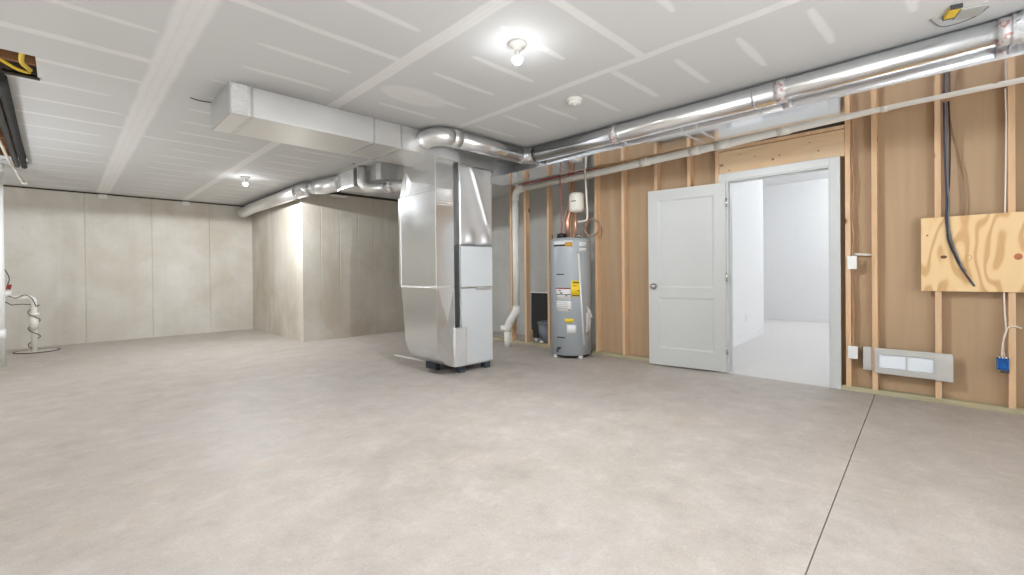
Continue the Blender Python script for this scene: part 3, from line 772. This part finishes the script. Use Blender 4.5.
# ------------------------------------------------------------------ drain pipe along the stud wall
pp = thing('drain_pipe', (4.70, 2.2, 0), 'white plastic drain pipe sloping under the trunk and dropping left of the water heater', 'pipe')
PX = 4.70
def pz(y):
    if y < 0.33: return 2.398
    return 2.398 - (y - 0.33) * 0.037 if y < 1.65 else (2.349 - (y - 1.65) * 0.026 if y < 3.3 else 2.306 - (y - 3.3) * 0.006)
MB().tube([(PX, y, pz(y)) for y in (-2.3, 0.33, 1.65, 3.3, 4.52)], 0.041, 20).build('sloping_run', 'pvc', pp)
for y, l in ((1.98, 0.05), (1.70, 0.07), (1.16, 0.05), (2.55, 0.05), (0.45, 0.02)):
    MB().tube([(PX, y - l, pz(y - l)), (PX, y + l, pz(y + l))], 0.047, 20).build('coupling', 'pvc', pp)
ze = pz(4.60)
MB().tube([(PX, 4.46, pz(4.46))] + arc((PX, 4.51, ze - 0.11), 0.11, (0, 0, 1), (0, 1, 0), 0, PI / 2, 6) + [(PX, 4.62, ze - 0.16)], 0.052, 20).build('elbow', 'pvc', pp)
MB().tube([(PX, 4.62, ze - 0.12), (PX, 4.62, 0.56)], 0.047, 20).build('stack_pipe', 'pvc', pp)
MB().tube([(PX, 4.62, 0.60), (PX, 4.62, 0.535), (4.665, 4.725, 0.37), (4.655, 4.765, 0.28), (4.655, 4.765, 0.22)], 0.056, 20).build('offset_bend', 'pvc', pp)
MB().tube([(4.655, 4.765, 0.25), (4.655, 4.765, 0.0)], 0.050, 20).build('floor_pipe', 'pvc', pp)
MB().tube([(4.65, 4.76, 0.27), (4.60, 4.84, 0.27)], [0.042, 0.046], 16).build('cleanout_plug', 'pvc', pp)
# red and white supply tubes
o = MB().tube(smooth_path([(4.65, 4.50, 2.352), (4.645, 4.1, 2.352), (4.64, 3.80, 2.354), (4.63, 3.735, 2.34), (4.635, 3.728, 2.20), (4.65, 3.728, 1.90), (4.66, 3.73, 1.56)], 5), 0.0075, 10).build('red_water_tube', 'redpex'); tag(o, 'red water tube running along the drain pipe and down to the water heater', 'pipe')
o = MB().tube(smooth_path([(4.64, 3.74, 2.374), (4.62, 3.50, 2.374), (4.63, 3.345, 2.365), (4.645, 3.335, 2.25), (4.66, 3.33, 2.0), (4.66, 3.32, 1.80), (4.665, 3.345, 1.735), (4.68, 3.48, 1.73)], 5), 0.012, 10).build('white_water_tube', 'whitecable'); tag(o, 'white water tube dropping beside the cream expansion tank', 'pipe')
o = MB().tube(smooth_path([(4.70, 4.60, 2.31), (4.69, 4.45, 2.352), (4.69, 4.1, 2.352), (4.68, 3.7, 2.357), (4.68, 3.2, 2.366)], 5), 0.008, 8).build('thin_red_tube', 'redpex'); tag(o, 'thin red tube lying along the top of the white drain pipe', 'pipe')

# ------------------------------------------------------------------ water heater
HX, HY, HR = 4.712, 3.635, 0.262
wh = thing('water_heater', (HX, HY, 0), 'tall grey cylindrical water heater with paper labels against the studs', 'water heater')
MB().lathe([(HR - 0.02, 0.035), (HR, 0.045), (HR, 1.485), (HR - 0.004, 1.50), (HR - 0.03, 1.522), (HR - 0.08, 1.530), (0.001, 1.533)], (HX, HY, 0), 64).build('tank_body', 'heater', wh)
MB().lathe([(HR + 0.001, 1.468), (HR + 0.003, 1.472), (HR + 0.003, 1.484), (HR + 0.001, 1.488)], (HX, HY, 0), 64).build('top_rim', 'heater', wh)
MB().lathe([(HR - 0.035, 0.018), (HR - 0.030, 0.022), (HR - 0.030, 0.045), (HR - 0.04, 0.05)], (HX, HY, 0), 48).build('base_ring', 'black', wh)
va = math.atan2(-HY, -HX)                 # angle facing the middle of the room
for a in (va - 0.95, va + 0.52, va + 2.6):
    MB().box(HX + 0.235 * math.cos(a) - 0.022, HY + 0.235 * math.sin(a) - 0.022, 0, HX + 0.235 * math.cos(a) + 0.022, HY + 0.235 * math.sin(a) + 0.022, 0.036, 0.004).build('foot', 'plastic', wh)
def hz(y): return 1.53 - (y - 237) * 0.01231
def lab(name, mat, d0, d1, y0, y1, parent=wh, lift=0.0):
    a0 = va + math.asin(max(-0.98, min(0.98, d0 / 20.7))); a1 = va + math.asin(max(-0.98, min(0.98, d1 / 20.7)))
    return MB().patch((HX, HY), HR + lift, a0, a1, hz(y1), hz(y0)).build(name, mat, parent)
l1 = lab('warning_label', 'label_white', -14.5, 0.3, 288.5, 301.2)
lab('red_band', 'label_red', -14.3, 0.1, 288.7, 290.0, l1, 0.002)
lab('border_line', 'ink', -14.3, 0.1, 295.2, 295.9, l1, 0.002)
lab('print_line', 'label_red', -12.0, -9.5, 291.3, 292.4, l1, 0.002)
lab('print_line', 'ink', -10.5, -8.0, 293.6, 294.7, l1, 0.002)
lab('print_line', 'ink', -5.2, -3.2, 296.4, 297.4, l1, 0.002)
l2 = lab('rating_label', 'label_white', -14.5, 0.6, 302.2, 313.0)
lab('print_line', 'ink', -2.6, -0.3, 311.0, 311.8, l2, 0.002)
for k in range(4): lab('print_line', 'greybox', -13.0, -3.0, 304.0 + k * 1.9, 304.5 + k * 1.9, l2, 0.002)
l3 = lab('energy_label', 'label_yellow', 0.5, 9.4, 281.5, 297.8)
lab('print_line', 'ink', 2.2, 8.4, 283.0, 284.2, l3, 0.002)
lab('print_line', 'label_orange', 2.4, 6.0, 286.4, 287.4, l3, 0.002)
lab('print_line', 'ink', 6.6, 8.6, 291.3, 292.4, l3, 0.002)
lab('print_line', 'ink', 1.4, 8.6, 296.4, 297.2, l3, 0.002)
lab('small_yellow_label', 'label_yellow', -6.0, 2.8, 320.2, 324.2)
lab('paper_label', 'label_white', -4.0, 5.2, 326.4, 335.0)
lab('maker_mark', 'ink', -13.8, -6.5, 274.6, 275.7)
lab('maker_mark', 'ink', -13.8, -6.0, 339.2, 340.3)
cp = lab('control_cover', 'label_white', -17.5, 2.5, 240.6, 247.4, wh, 0.004)
lab('black_band', 'black', -16.0, -4.5, 244.6, 246.3, cp, 0.006)
lab('amber_band', 'label_orange', -5.0, 2.0, 242.6, 246.6, cp, 0.006)
lab('paper_label', 'label_white', 8.5, 16.5, 242.0, 247.0)
lab('paper_label', 'label_white', 9.0, 16.5, 248.2, 251.6)
# relief discharge tube on the front, drain valve, junction cap
a = va + math.asin(7.6 / 20.7); b = va + math.asin(12.0 / 20.7)
MB().tube([(HX + (HR + .014) * math.cos(a), HY + (HR + .014) * math.sin(a), hz(254)), (HX + (HR + .014) * math.cos(b), HY + (HR + .014) * math.sin(b), hz(347))], 0.013, 12).build('relief_tube', 'pvc', wh)
MB().tube([(HX + (HR - .01) * math.cos(a), HY + (HR - .01) * math.sin(a), hz(252.5)), (HX + (HR + .03) * math.cos(a), HY + (HR + .03) * math.sin(a), hz(252.5))], 0.018, 12).build('relief_valve', 'steel', wh)
a = va + math.asin(-11.0 / 20.7)
m = MB(); m.tube([(HX + (HR - .01) * math.cos(a), HY + (HR - .01) * math.sin(a), hz(350.5)), (HX + (HR + .05) * math.cos(a), HY + (HR + .05) * math.sin(a), hz(350.5))], 0.016, 10)
m.tube([(HX + (HR + .045) * math.cos(a), HY + (HR + .045) * math.sin(a), hz(350)), (HX + (HR + .05) * math.cos(a - .03), HY + (HR + .05) * math.sin(a - .03), hz(354))], 0.012, 10)
m.build('drain_valve', 'ink', wh)
MB().lathe([(0.060, 0), (0.060, 0.055), (0.050, 0.065), (0.001, 0.066)], (4.64, 3.72, 1.528), 20).build('junction_cap', 'black', wh)
MB().lathe([(0.03, 0), (0.03, 0.03), (0.014, 0.04), (0.001, 0.04)], (4.64, 3.44, 1.528), 12).build('top_valve', 'steel', wh)
cu = MB().tube([(4.70, 3.66, 1.532), (4.70, 3.66, 1.78), (4.81, 3.66, 2.0), (4.81, 3.66, 2.44)], 0.024, 14).build('copper_pipe', 'copper'); tag(cu, 'thick copper pipe rising from the water heater behind the expansion tank', 'pipe')
cu = MB().tube([(4.70, 3.535, 1.532), (4.70, 3.535, 1.86)], 0.015, 14).build('copper_pipe', 'copper'); tag(cu, 'thin copper pipe linking the water heater to the expansion tank above', 'pipe')
o = MB().tube(smooth_path([(4.70, 3.75, 1.535), (4.69, 3.77, 1.62), (4.70, 3.72, 1.80), (4.80, 3.71, 2.05), (4.81, 3.72, 2.44)], 5), 0.011, 10).build('pink_water_tube', 'brownwire'); tag(o, 'pinkish tube rising from the heater top beside the copper pipe', 'pipe')
et = thing('expansion_tank', (4.70, 3.515, 1.85), 'cream expansion tank on a copper pipe above the water heater', 'tank')
MB().lathe([(0.02, 1.850), (0.07, 1.860), (0.093, 1.885), (0.096, 1.91), (0.096, 2.06), (0.091, 2.085), (0.07, 2.105), (0.001, 2.112)], (4.70, 3.515, 0), 32).build('tank_shell', 'tank', et)
m = MB(); a = va - 0.35
m.patch((4.70, 3.515), 0.0965, a - 0.5, a + 0.25, 1.985, 1.995); m.build('print_line', 'ink', et)
# coiled grey cable behind the heater top
pts = []
for k in range(40):
    a = k / 40 * 2 * PI * 2.2
    pts.append((4.90 - 0.0015 * k, 3.40 + 0.11 * math.cos(a), 1.66 + 0.11 * math.sin(a)))
o = MB().tube(pts, 0.007, 8).build('coiled_wire', 'brownwire'); tag(o, 'loose coil of tan wire behind the water heater top', 'wire')
# instruction pouch hanging on the heater
b0 = va + math.asin(15.0 / 20.7); 
def hp(ang, rr, zz): return (HX + rr * math.cos(ang), HY + rr * math.sin(ang), zz)
ip = thing('instruction_pouch', hp(va + 0.98, HR + 0.01, 0.32), 'clear plastic pouch of papers hanging on the right side of the water heater', 'pouch')
m = MB(); m.patch((HX, HY), HR + 0.012, va + 0.80, va + 1.16, 0.325, 0.575, 0.008); m.build('pouch_body', 'pouch', ip)
m = MB(); m.hexa([hp(va + 1.0, HR + .004, 0.54), hp(va + 1.0, HR + .022, 0.54), hp(va + 1.26, HR + .03, 0.50), hp(va + 1.26, HR + .004, 0.50),
                  hp(va + .86, HR + .004, 0.655), hp(va + .86, HR + .012, 0.655), hp(va + 1.10, HR + .02, 0.60), hp(va + 1.10, HR + .004, 0.60)]); m.build('paper_sheet', 'label_white', ip)

# ------------------------------------------------------------------ utility bay behind the open studs
o = thing('foam_sheet', (5.62, 4.95, 0), 'black sheet with a white top edge standing behind the open studs', 'panel')
MB().box(5.61, 4.72, 0.002, 5.63, 5.16, 0.75).build('sheet', 'blackfoam', o)
MB().box(5.602, 4.71, 0.75, 5.638, 5.17, 0.766, 0.003).build('white_edge', 'white', o)
bk = thing('trash_bucket', (5.36, 4.62, 0), 'grey plastic bucket behind the studs left of the water heater', 'bucket')
MB().lathe([(0.095, 0.002), (0.10, 0.01), (0.125, 0.30), (0.12, 0.30), (0.09, 0.02)], (5.36, 4.62, 0), 28).build('bucket_body', 'bucket', bk)
MB().lathe([(0.126, 0.285), (0.134, 0.29), (0.134, 0.315), (0.126, 0.32)], (5.36, 4.62, 0), 28).build('rim', 'bucket', bk)
bo = thing('small_bottle', (5.15, 4.64, 0), 'small dark bottle with pale label on the floor between studs', 'bottle')
MB().lathe([(0.03, 0.002), (0.033, 0.01), (0.033, 0.10), (0.014, 0.125), (0.014, 0.145), (0.001, 0.146)], (5.15, 4.64, 0), 18).build('bottle_body', 'black', bo)
MB().patch((5.15, 4.64), 0.0335, va - 0.9, va + 0.9, 0.03, 0.085).build('bottle_label', 'label_white', bo)
o = thing('small_jar', (5.14, 4.52, 0), 'small pale jar on the floor beside the grey bucket', 'jar')
MB().lathe([(0.026, 0.002), (0.028, 0.008), (0.028, 0.055), (0.024, 0.060), (0.001, 0.061)], (5.14, 4.52, 0), 18).build('jar_body', 'label_white', o)
MB().lathe([(0.029, 0.060), (0.030, 0.062), (0.030, 0.078), (0.001, 0.080)], (5.14, 4.52, 0), 18).build('jar_lid', 'bucket', o)
o = MB().box(5.08, 4.725, 0.0, 5.17, 4.76, 0.20, 0.003).build('wood_offcut', 'stud'); tag(o, 'short pale lumber offcut standing behind the stud by the dark bottle', 'wood')

# ------------------------------------------------------------------ boxes, register, cables and plywood on the right
def switch_box(y0, y1, z0, z1, label):
    o = thing('wall_box', (4.97, (y0 + y1) / 2, z0), label, 'electrical box', 'white wall boxes on the stud')
    MB().box(4.948, y0, z0, 4.958, y1, z1, 0.003).build('cover_plate', 'plastic', o)
    MB().box(4.958, y0 + 0.006, z0 + 0.008, 5.01, y1 - 0.022, z1 - 0.008, 0.003).build('box_body', 'plastic', o)
switch_box(0.664, 0.732, 1.087, 1.204, 'white covered wall box at switch height right of the doorway')
switch_box(0.661, 0.732, 0.294, 0.406, 'white covered wall box near the floor right of the doorway')
o = MB().tube(smooth_path([(5.0, 0.70, 2.40), (5.0, 0.692, 2.25), (5.0, 0.702, 2.05), (5.0, 0.688, 1.85), (5.0, 0.700, 1.70), (5.0, 0.706, 1.55), (5.0, 0.694, 1.40), (5.0, 0.700, 1.24), (4.99, 0.700, 1.19)], 5), 0.006, 8).build('brown_cable', 'brownwire'); tag(o, 'tan cable running down the stud to the upper white wall box', 'cable')
o = MB().tube(smooth_path([(4.995, 0.70, 1.10), (5.0, 0.702, 0.9), (5.0, 0.692, 0.7), (5.0, 0.698, 0.5), (4.99, 0.698, 0.39)], 5), 0.006, 8).build('brown_cable', 'brownwire'); tag(o, 'tan cable between the two white wall boxes', 'cable')
o = MB().tube([(5.03, 0.715, 1.222), (5.03, 0.564, 1.21)], 0.010, 8).build('short_conduit', 'plastic'); tag(o, 'short pale strip crossing between two studs above the wall box', 'conduit')
vt = thing('wall_register', (4.96, 0.32, 0.19), 'galvanized register boot with a white louvred opening low on the studs', 'vent')
X0 = SX - 0.022
m = MB()
m.box(X0, 0.062, 0.356, SX - 0.002, 0.545, 0.405, 0.002).box(X0, 0.062, 0.190, SX - 0.002, 0.545, 0.238, 0.002)
m.box(X0, 0.518, 0.238, SX - 0.002, 0.545, 0.356, 0.002).box(X0, 0.062, 0.238, SX - 0.002, 0.172, 0.356, 0.002)
m.build('front_flange', 'galv_dull', vt)
MB().box(X0 - 0.006, 0.06, 0.186, X0 - 0.001, 0.158, 0.378, 0.002).build('end_plate', 'galv_dull', vt)
m = MB(); m.box(SX - 0.002, 0.172, 0.354, BX - 0.002, 0.518, 0.358).box(SX - 0.002, 0.172, 0.236, BX - 0.002, 0.518, 0.240)
m.box(SX - 0.002, 0.516, 0.240, BX - 0.002, 0.520, 0.354).box(SX - 0.002, 0.170, 0.240, BX - 0.002, 0.174, 0.354)
m.build('sleeve', 'galv', vt)
m = MB()
for k in range(9):
    z0 = 0.2405 + k * 0.0126
    m.hexa([(4.966, 0.174, z0), (4.966, 0.516, z0), (4.974, 0.516, z0 + 0.0116), (4.974, 0.174, z0 + 0.0116),
            (4.964, 0.174, z0 + 0.0015), (4.964, 0.516, z0 + 0.0015), (4.972, 0.516, z0 + 0.0125), (4.972, 0.174, z0 + 0.0125)])
m.box(4.975, 0.174, 0.24, 4.979, 0.516, 0.354)
lv = m.build('louvre', 'register_backlit', vt)
MB().box(X0 + 0.002, 0.336, 0.238, 5.0, 0.343, 0.356).build('divider', 'galv', vt)
m = MB(); m.box(SX + 0.004, 0.568, 0.205, SX + 0.008, 0.632, 0.405).box(SX + 0.004, 0.628, 0.205, SX + 0.05, 0.632, 0.405).box(SX + 0.004, 0.566, 0.205, SX + 0.07, 0.570, 0.405)
m.build('side_flange', 'galv_dull', vt)
# plywood
pw = thing('plywood_board', (SX - 0.01, -0.35, 0.90), 'knotty plywood board screwed across the studs', 'plywood')
MB().box(SX - 0.020, -0.975, 0.903, SX, 0.245, 1.493, 0.001).build('board', 'ply', pw)
for y, z, ry, rz, mt in ((0.112, 1.175, 0.019, 0.013, 'knot'), (-0.283, 1.165, 0.022, 0.024, 'knot_plug'), (0.208, 1.352, 0.006, 0.006, 'knot'), (-0.03, 1.16, 0.0, 0.0, None)):
    if mt is None: continue
    m = MB(); m.bm.faces.new([m.bm.verts.new((SX - 0.0215, y + ry * math.cos(a * PI / 8), z + rz * math.sin(a * PI / 8))) for a in range(16)])
    bmesh.ops.extrude_face_region(m.bm, geom=m.bm.faces[:])
    vs = m.bm.verts[:16]
    for v in vs: v.co.x += 0.002
    m.build('knot', mt, pw)
m = MB(); m.tube([(SX - 0.0205, -0.028 + 0.016 * math.cos(a * PI / 10), 1.166 + 0.020 * math.sin(a * PI / 10)) for a in range(17)], 0.002, 6); m.build('knot_ring', 'plyedge', pw)
# cable bundle over the board
def cable(pts, r, mat, name, label):
    o = MB().tube(smooth_path(pts, 6), r, 8).build(name, mat); return tag(o, label, 'cable')
cable([(4.955, 0.108, 2.40), (4.955, 0.106, 2.1), (4.952, 0.098, 1.78), (4.948, 0.094, 1.60), (4.945, 0.098, 1.47), (4.945, 0.086, 1.33), (4.945, 0.060, 1.22), (4.945, 0.015, 1.09), (4.946, -0.058, 0.945)], 0.0062, 'bluecable', 'network_cable', 'longest dark blue cable hanging down over the plywood board')
cable([(4.960, 0.092, 2.40), (4.958, 0.088, 2.1), (4.954, 0.086, 1.78), (4.948, 0.080, 1.60), (4.947, 0.084, 1.47), (4.946, 0.070, 1.33), (4.946, 0.045, 1.22), (4.946, 0.010, 1.10), (4.947, -0.012, 1.06)], 0.0052, 'greycable', 'network_cable', 'grey cable hanging close beside the dark blue one over the plywood')
cable([(4.962, 0.080, 2.40), (4.960, 0.074, 2.1), (4.957, 0.078, 1.78), (4.950, 0.088, 1.60), (4.947, 0.090, 1.47), (4.942, 0.090, 1.33), (4.942, 0.066, 1.23), (4.942, 0.024, 1.12)], 0.0052, 'black', 'network_cable', 'short black cable hanging over the left part of the plywood')
cable([(5.04, 0.10, 2.40), (5.05, 0.06, 2.2), (5.055, 0.03, 2.0), (5.055, -0.01, 1.80), (5.055, -0.02, 1.62), (5.05, -0.01, 1.45)], 0.004, 'brownwire', 'thin_wire', 'thin tan wire against the brown backing above the plywood')
cable([(4.985, -0.222, 2.42), (4.985, -0.226, 2.18), (4.985, -0.224, 1.85), (4.985, -0.219, 1.52), (4.985, -0.214, 1.2), (4.985, -0.212, 0.90), (4.985, -0.218, 0.72), (4.985, -0.222, 0.62), (4.985, -0.212, 0.57), (4.985, -0.207, 0.48), (4.985, -0.215, 0.415)], 0.005, 'whitecable', 'white_cable', 'white cable running down the rightmost stud to the blue box')
cable([(4.972, -0.30, 0.64), (4.968, -0.26, 0.652), (4.966, -0.232, 0.640), (4.967, -0.220, 0.60), (4.968, -0.205, 0.52), (4.972, -0.200, 0.42)], 0.005, 'whitecable', 'white_cable', 'white cable looping across the rightmost stud into the blue box')
bb = thing('blue_outlet_box', (4.99, -0.205, 0.32), 'blue plastic outlet box nailed to the rightmost stud', 'electrical box')
m = MB(); m.box(4.966, -0.236, 0.322, 5.03, -0.230, 0.408).box(4.966, -0.180, 0.322, 5.03, -0.174, 0.408).box(4.966, -0.236, 0.322, 5.03, -0.174, 0.328).box(4.966, -0.236, 0.402, 5.03, -0.174, 0.408).box(5.0, -0.236, 0.322, 5.03, -0.174, 0.408)
m.build('box_body', 'blue', bb)
m = MB()
for k in range(3): m.tube([(4.975, -0.222 + 0.017 * k, 0.405), (4.970, -0.222 + 0.017 * k, 0.418)], 0.005, 8)
m.build('clamp_tab', 'plastic', bb)
MB().box(4.972, -0.238, 0.298, 5.0, -0.192, 0.321).build('box_shade', 'ink', bb)  # dark block standing in for the shadow under the blue box

# ------------------------------------------------------------------ loose box in the ceiling at top right
cb = thing('ceiling_box', (3.50, -0.02, HC), 'yellow-ended electrical box with grey cover hanging from the ceiling near the duct', 'electrical box')
MB().obox((3.475, 0.040, 0), (0.95, 0.28, 0), (-0.28, 0.95, 0), 0.060, 0.022, HC - 0.022, HC - 0.001, 0.003).build('yellow_end', 'yellow', cb)
MB().obox((3.555, -0.030, 0), (0.95, 0.28, 0), (-0.28, 0.95, 0), 0.060, 0.055, HC - 0.014, HC - 0.001, 0.003).build('grey_cover', 'greybox', cb)
for sd in (-1, 1):
    MB().obox((3.475 + sd * 0.057, 0.040 + sd * 0.017, 0), (0.95, 0.28, 0), (-0.28, 0.95, 0), 0.006, 0.024, HC - 0.023, HC - 0.001).build('clamp', 'ink', cb)
o = MB().tube(smooth_path([(3.50, 0.13, HC - 0.005), (3.56, 0.115, HC - 0.010), (3.64, 0.085, HC - 0.012), (3.66, 0.03, HC - 0.012), (3.63, -0.05, HC - 0.012), (3.56, -0.10, HC - 0.006)], 6), 0.003, 6).build('loose_wire', 'greycable'); tag(o, 'thin grey wire looping under the yellow-ended ceiling box', 'wire')

# ------------------------------------------------------------------ far left: pipes at the opening, column pipe, sump
def bl(x, y, z, r, name, label, mat='black', y1=8.2, x1=None):
    o = MB().tube(smooth_path([(x, 4.66, z), (x - 0.01, 5.8, z), (x - 0.03, y1, z)], 4), r, 12).build(name, mat); return tag(o, label, 'pipe')
bl(-0.275, 0, 2.462, 0.030, 'black_pipe', 'outer of two black pipes along the ceiling opening, nearest the drywall', 'blackfoam')
bl(-0.335, 0, 2.462, 0.026, 'black_pipe', 'inner of two black pipes along the ceiling opening, beside the white cable', 'black')
o = MB().tube(smooth_path([(-0.60, 4.8, 2.42), (-0.42, 5.0, 2.41), (-0.40, 5.4, 2.41), (-0.42, 6.0, 2.425), (-0.41, 6.9, 2.43), (-0.405, 7.9, 2.43), (-0.39, 8.28, 2.43), (-0.35, 8.32, 2.33), (-0.32, 8.32, 2.265), (-0.28, 8.30, 2.28)], 6), 0.013, 10).build('white_cable', 'whitecable'); tag(o, 'white cable strapped along the black pipes at the ceiling opening', 'cable')
cable([(-0.50, 4.30, 2.53), (-0.30, 4.36, 2.50), (-0.20, 4.46, 2.48), (-0.155, 4.56, 2.50), (-0.14, 4.62, 2.52)], 0.010, 'yellow', 'yellow_cable', 'yellow cable sagging across the ceiling opening')
cable([(-0.155, 4.215, 2.53), (-0.165, 4.30, 2.505), (-0.165, 4.38, 2.50), (-0.150, 4.46, 2.505), (-0.135, 4.56, 2.52)], 0.014, 'yellow', 'yellow_cable', 'short thick yellow loop at the near corner of the ceiling opening')
cp_ = thing('column_pipe', (-0.555, 8.40, 0), 'vertical bright white pipe at the far left edge', 'pipe')
MB().tube([(-0.555, 8.40, 0), (-0.555, 8.40, 2.44)], 0.062, 24).build('pipe_shaft', 'pvc_cool', cp_)
MB().tube([(-0.555, 8.40, 0.33), (-0.555, 8.40, 0.45)], 0.068, 24).build('coupling', 'pvc_cool', cp_)
MB().tube([(-0.555, 8.40, 2.40), (-0.555, 8.40, 2.5)], 0.068, 24).build('top_collar', 'pvc_cool', cp_)
sp = thing('sump_pipe', (-0.285, 9.62, 0), 'white sump discharge pipe rising from the pit cover to an elbow', 'pipe')
MB().tube([(-0.285, 9.62, 0.0), (-0.285, 9.62, 0.74)] + arc((-0.345, 9.62, 0.74), 0.06, (1, 0, 0), (0, 0, 1), 0, PI / 2, 6)[1:] + [(-0.62, 9.62, 0.80)], 0.033, 20).build('riser', 'pvc', sp)
MB().tube([(-0.285, 9.62, 0.33), (-0.285, 9.62, 0.56)], [0.047, 0.047], 20).build('check_valve', 'pvc', sp)
MB().tube([(-0.285, 9.62, 0.53), (-0.285, 9.62, 0.57)], 0.058, 20).build('clamp_ring', 'pvc', sp)
pts = []
for k in range(50):
    tt = k / 49; a = tt * 2 * PI * 2.6 + 0.6
    pts.append((-0.285 + 0.062 * math.cos(a), 9.62 + 0.062 * math.sin(a), 0.68 - 0.62 * tt))
pts = [(-0.60, 9.60, 0.78), (-0.50, 9.57, 0.70), (-0.40, 9.56, 0.71)] + pts
o = MB().tube(pts, 0.0055, 8).build('power_cable', 'black'); tag(o, 'black cord spiralling down the white sump pipe', 'cord')
o = MB().tube(smooth_path([(-0.62, 9.58, 0.86), (-0.54, 9.56, 0.84), (-0.46, 9.56, 0.80), (-0.37, 9.56, 0.84), (-0.30, 9.56, 0.78), (-0.26, 9.56, 0.66)], 5), 0.0055, 8).build('power_cable', 'black'); tag(o, 'black cord looping over the elbow of the sump pipe', 'cord')
sv = thing('pump_plug', (-0.55, 9.58, 0.84), 'white and red fitting on the sump pipe near the column', 'fitting')
MB().tube([(-0.62, 9.60, 0.865), (-0.50, 9.60, 0.865)], [0.07, 0.05], 14).build('plug_body', 'plastic', sv)
MB().tube([(-0.545, 9.55, 0.965), (-0.50, 9.55, 0.955)], 0.036, 12).build('red_cap', 'label_red', sv)
sc_ = thing('sump_cover', (-0.26, 9.68, 0), 'round sump pit cover with a dark rim, flush in the floor at the far left', 'cover')
MB().lathe([(0.226, 0.0), (0.226, 0.008), (0.222, 0.010), (0.001, 0.010)], (-0.26, 9.68, 0.0), 40).build('lid', 'cwall', sc_)
MB().lathe([(0.228, 0.001), (0.245, 0.001), (0.245, 0.012), (0.236, 0.014), (0.228, 0.012), (0.228, 0.001)], (-0.26, 9.68, 0.0), 40, 'Z', False).build('rim', 'ink', sc_)
o = MB().tube(smooth_path([(-0.62, 9.62, 1.30), (-0.56, 9.62, 1.20), (-0.52, 9.60, 1.08), (-0.54, 9.58, 0.98)], 5), 0.0055, 8).build('power_cable', 'black'); tag(o, 'short black cord dropping to the red-capped fitting', 'cord')

# ------------------------------------------------------------------ light and camera
def soft(name, loc, energy, radius, col=(0.925, 0.965, 1.0)):
    L = bpy.data.lights.new(name, 'POINT'); L.energy = energy; L.shadow_soft_size = radius; L.color = col
    o = bpy.data.objects.new(name, L); COL.objects.link(o); o.location = loc; return o
def up(name, loc, energy, size, col=(0.925, 0.965, 1.0)):
    L = bpy.data.lights.new(name, 'AREA'); L.shape = 'DISK'; L.size = size; L.energy = energy; L.color = col
    o = bpy.data.objects.new(name, L); COL.objects.link(o); o.location = loc; o.rotation_euler = (PI, 0, 0); return o
up('ceiling_fill', (-1.4, -0.8, 0.6), 30, 0.9)  # upward fill lights added out of view to brighten the ceiling
up('ceiling_fill', (1.0, -2.0, 0.6), 90, 0.9)
up('ceiling_fill', (-1.9, 6.4, 0.6), 34, 0.9)
soft('view_fill', (-0.6, -0.6, 1.5), 10, 0.3)  # weak frontal fill added near the viewpoint
L = bpy.data.lights.new('daylight', 'AREA'); L.shape = 'RECTANGLE'; L.size = 3.2; L.size_y = 1.4; L.energy = 3; L.color = (0.93, 0.97, 1.0)
lo = bpy.data.objects.new('daylight', L); COL.objects.link(lo); lo.location = (8.2, -1.75, 1.6); lo.rotation_euler = (PI / 2, 0, 0)
soft('room_fill', (9.7, 0.9, 2.8), 46, 0.2)  # unseen fill lights added to brighten the finished room
soft('room_fill', (6.4, -0.9, 2.7), 26, 0.2)
w = bpy.data.worlds.new('world'); S.world = w; w.use_nodes = True
w.node_tree.nodes['Background'].inputs[0].default_value = (0.9, 0.95, 1, 1)
w.node_tree.nodes['Background'].inputs[1].default_value = 0.4

cam = bpy.data.cameras.new('camera'); co = bpy.data.objects.new('camera', cam); COL.objects.link(co)
def Rm(yaw, pitch, roll):
    cy, sy, cp, sp, cr, srr = math.cos(yaw), math.sin(yaw), math.cos(pitch), math.sin(pitch), math.cos(roll), math.sin(roll)
    Ry = Matrix(((cy, 0, sy), (0, 1, 0), (-sy, 0, cy))); Rx = Matrix(((1, 0, 0), (0, cp, -sp), (0, sp, cp))); Rz = Matrix(((cr, -srr, 0), (srr, cr, 0), (0, 0, 1)))
    return Rz @ Rx @ Ry
Q = Rm(math.radians(-44.978), math.radians(0.345), math.radians(-0.5814))
# world axes seen in the camera: x = Q col 0, y = Q col 2, z = -Q col 1
Wm = Matrix((Q.col[0], Q.col[2], -Q.col[1]))
R = Matrix((Wm.col[0], -Wm.col[1], -Wm.col[2])).transposed()
co.matrix_world = Matrix.Translation((0, 0, 1.08)) @ R.to_4x4()
cam.sensor_fit = 'HORIZONTAL'; cam.sensor_width = 36; cam.lens = 451.4 / 1024 * 36
cam.shift_y = -11.43 / 1024
cam.clip_start = 0.05; cam.clip_end = 100
S.camera = co
S.view_settings.view_transform = 'Standard'; S.view_settings.look = 'None'
S.view_settings.exposure = 0.53; S.view_settings.gamma = 1.0; S.view_settings.use_curve_mapping = False
S.cycles.use_denoising = True
S.cycles.sample_clamp_indirect = 6.0
S.cycles.caustics_reflective = False; S.cycles.caustics_refractive = False
S.cycles.max_bounces = 10; S.cycles.diffuse_bounces = 6
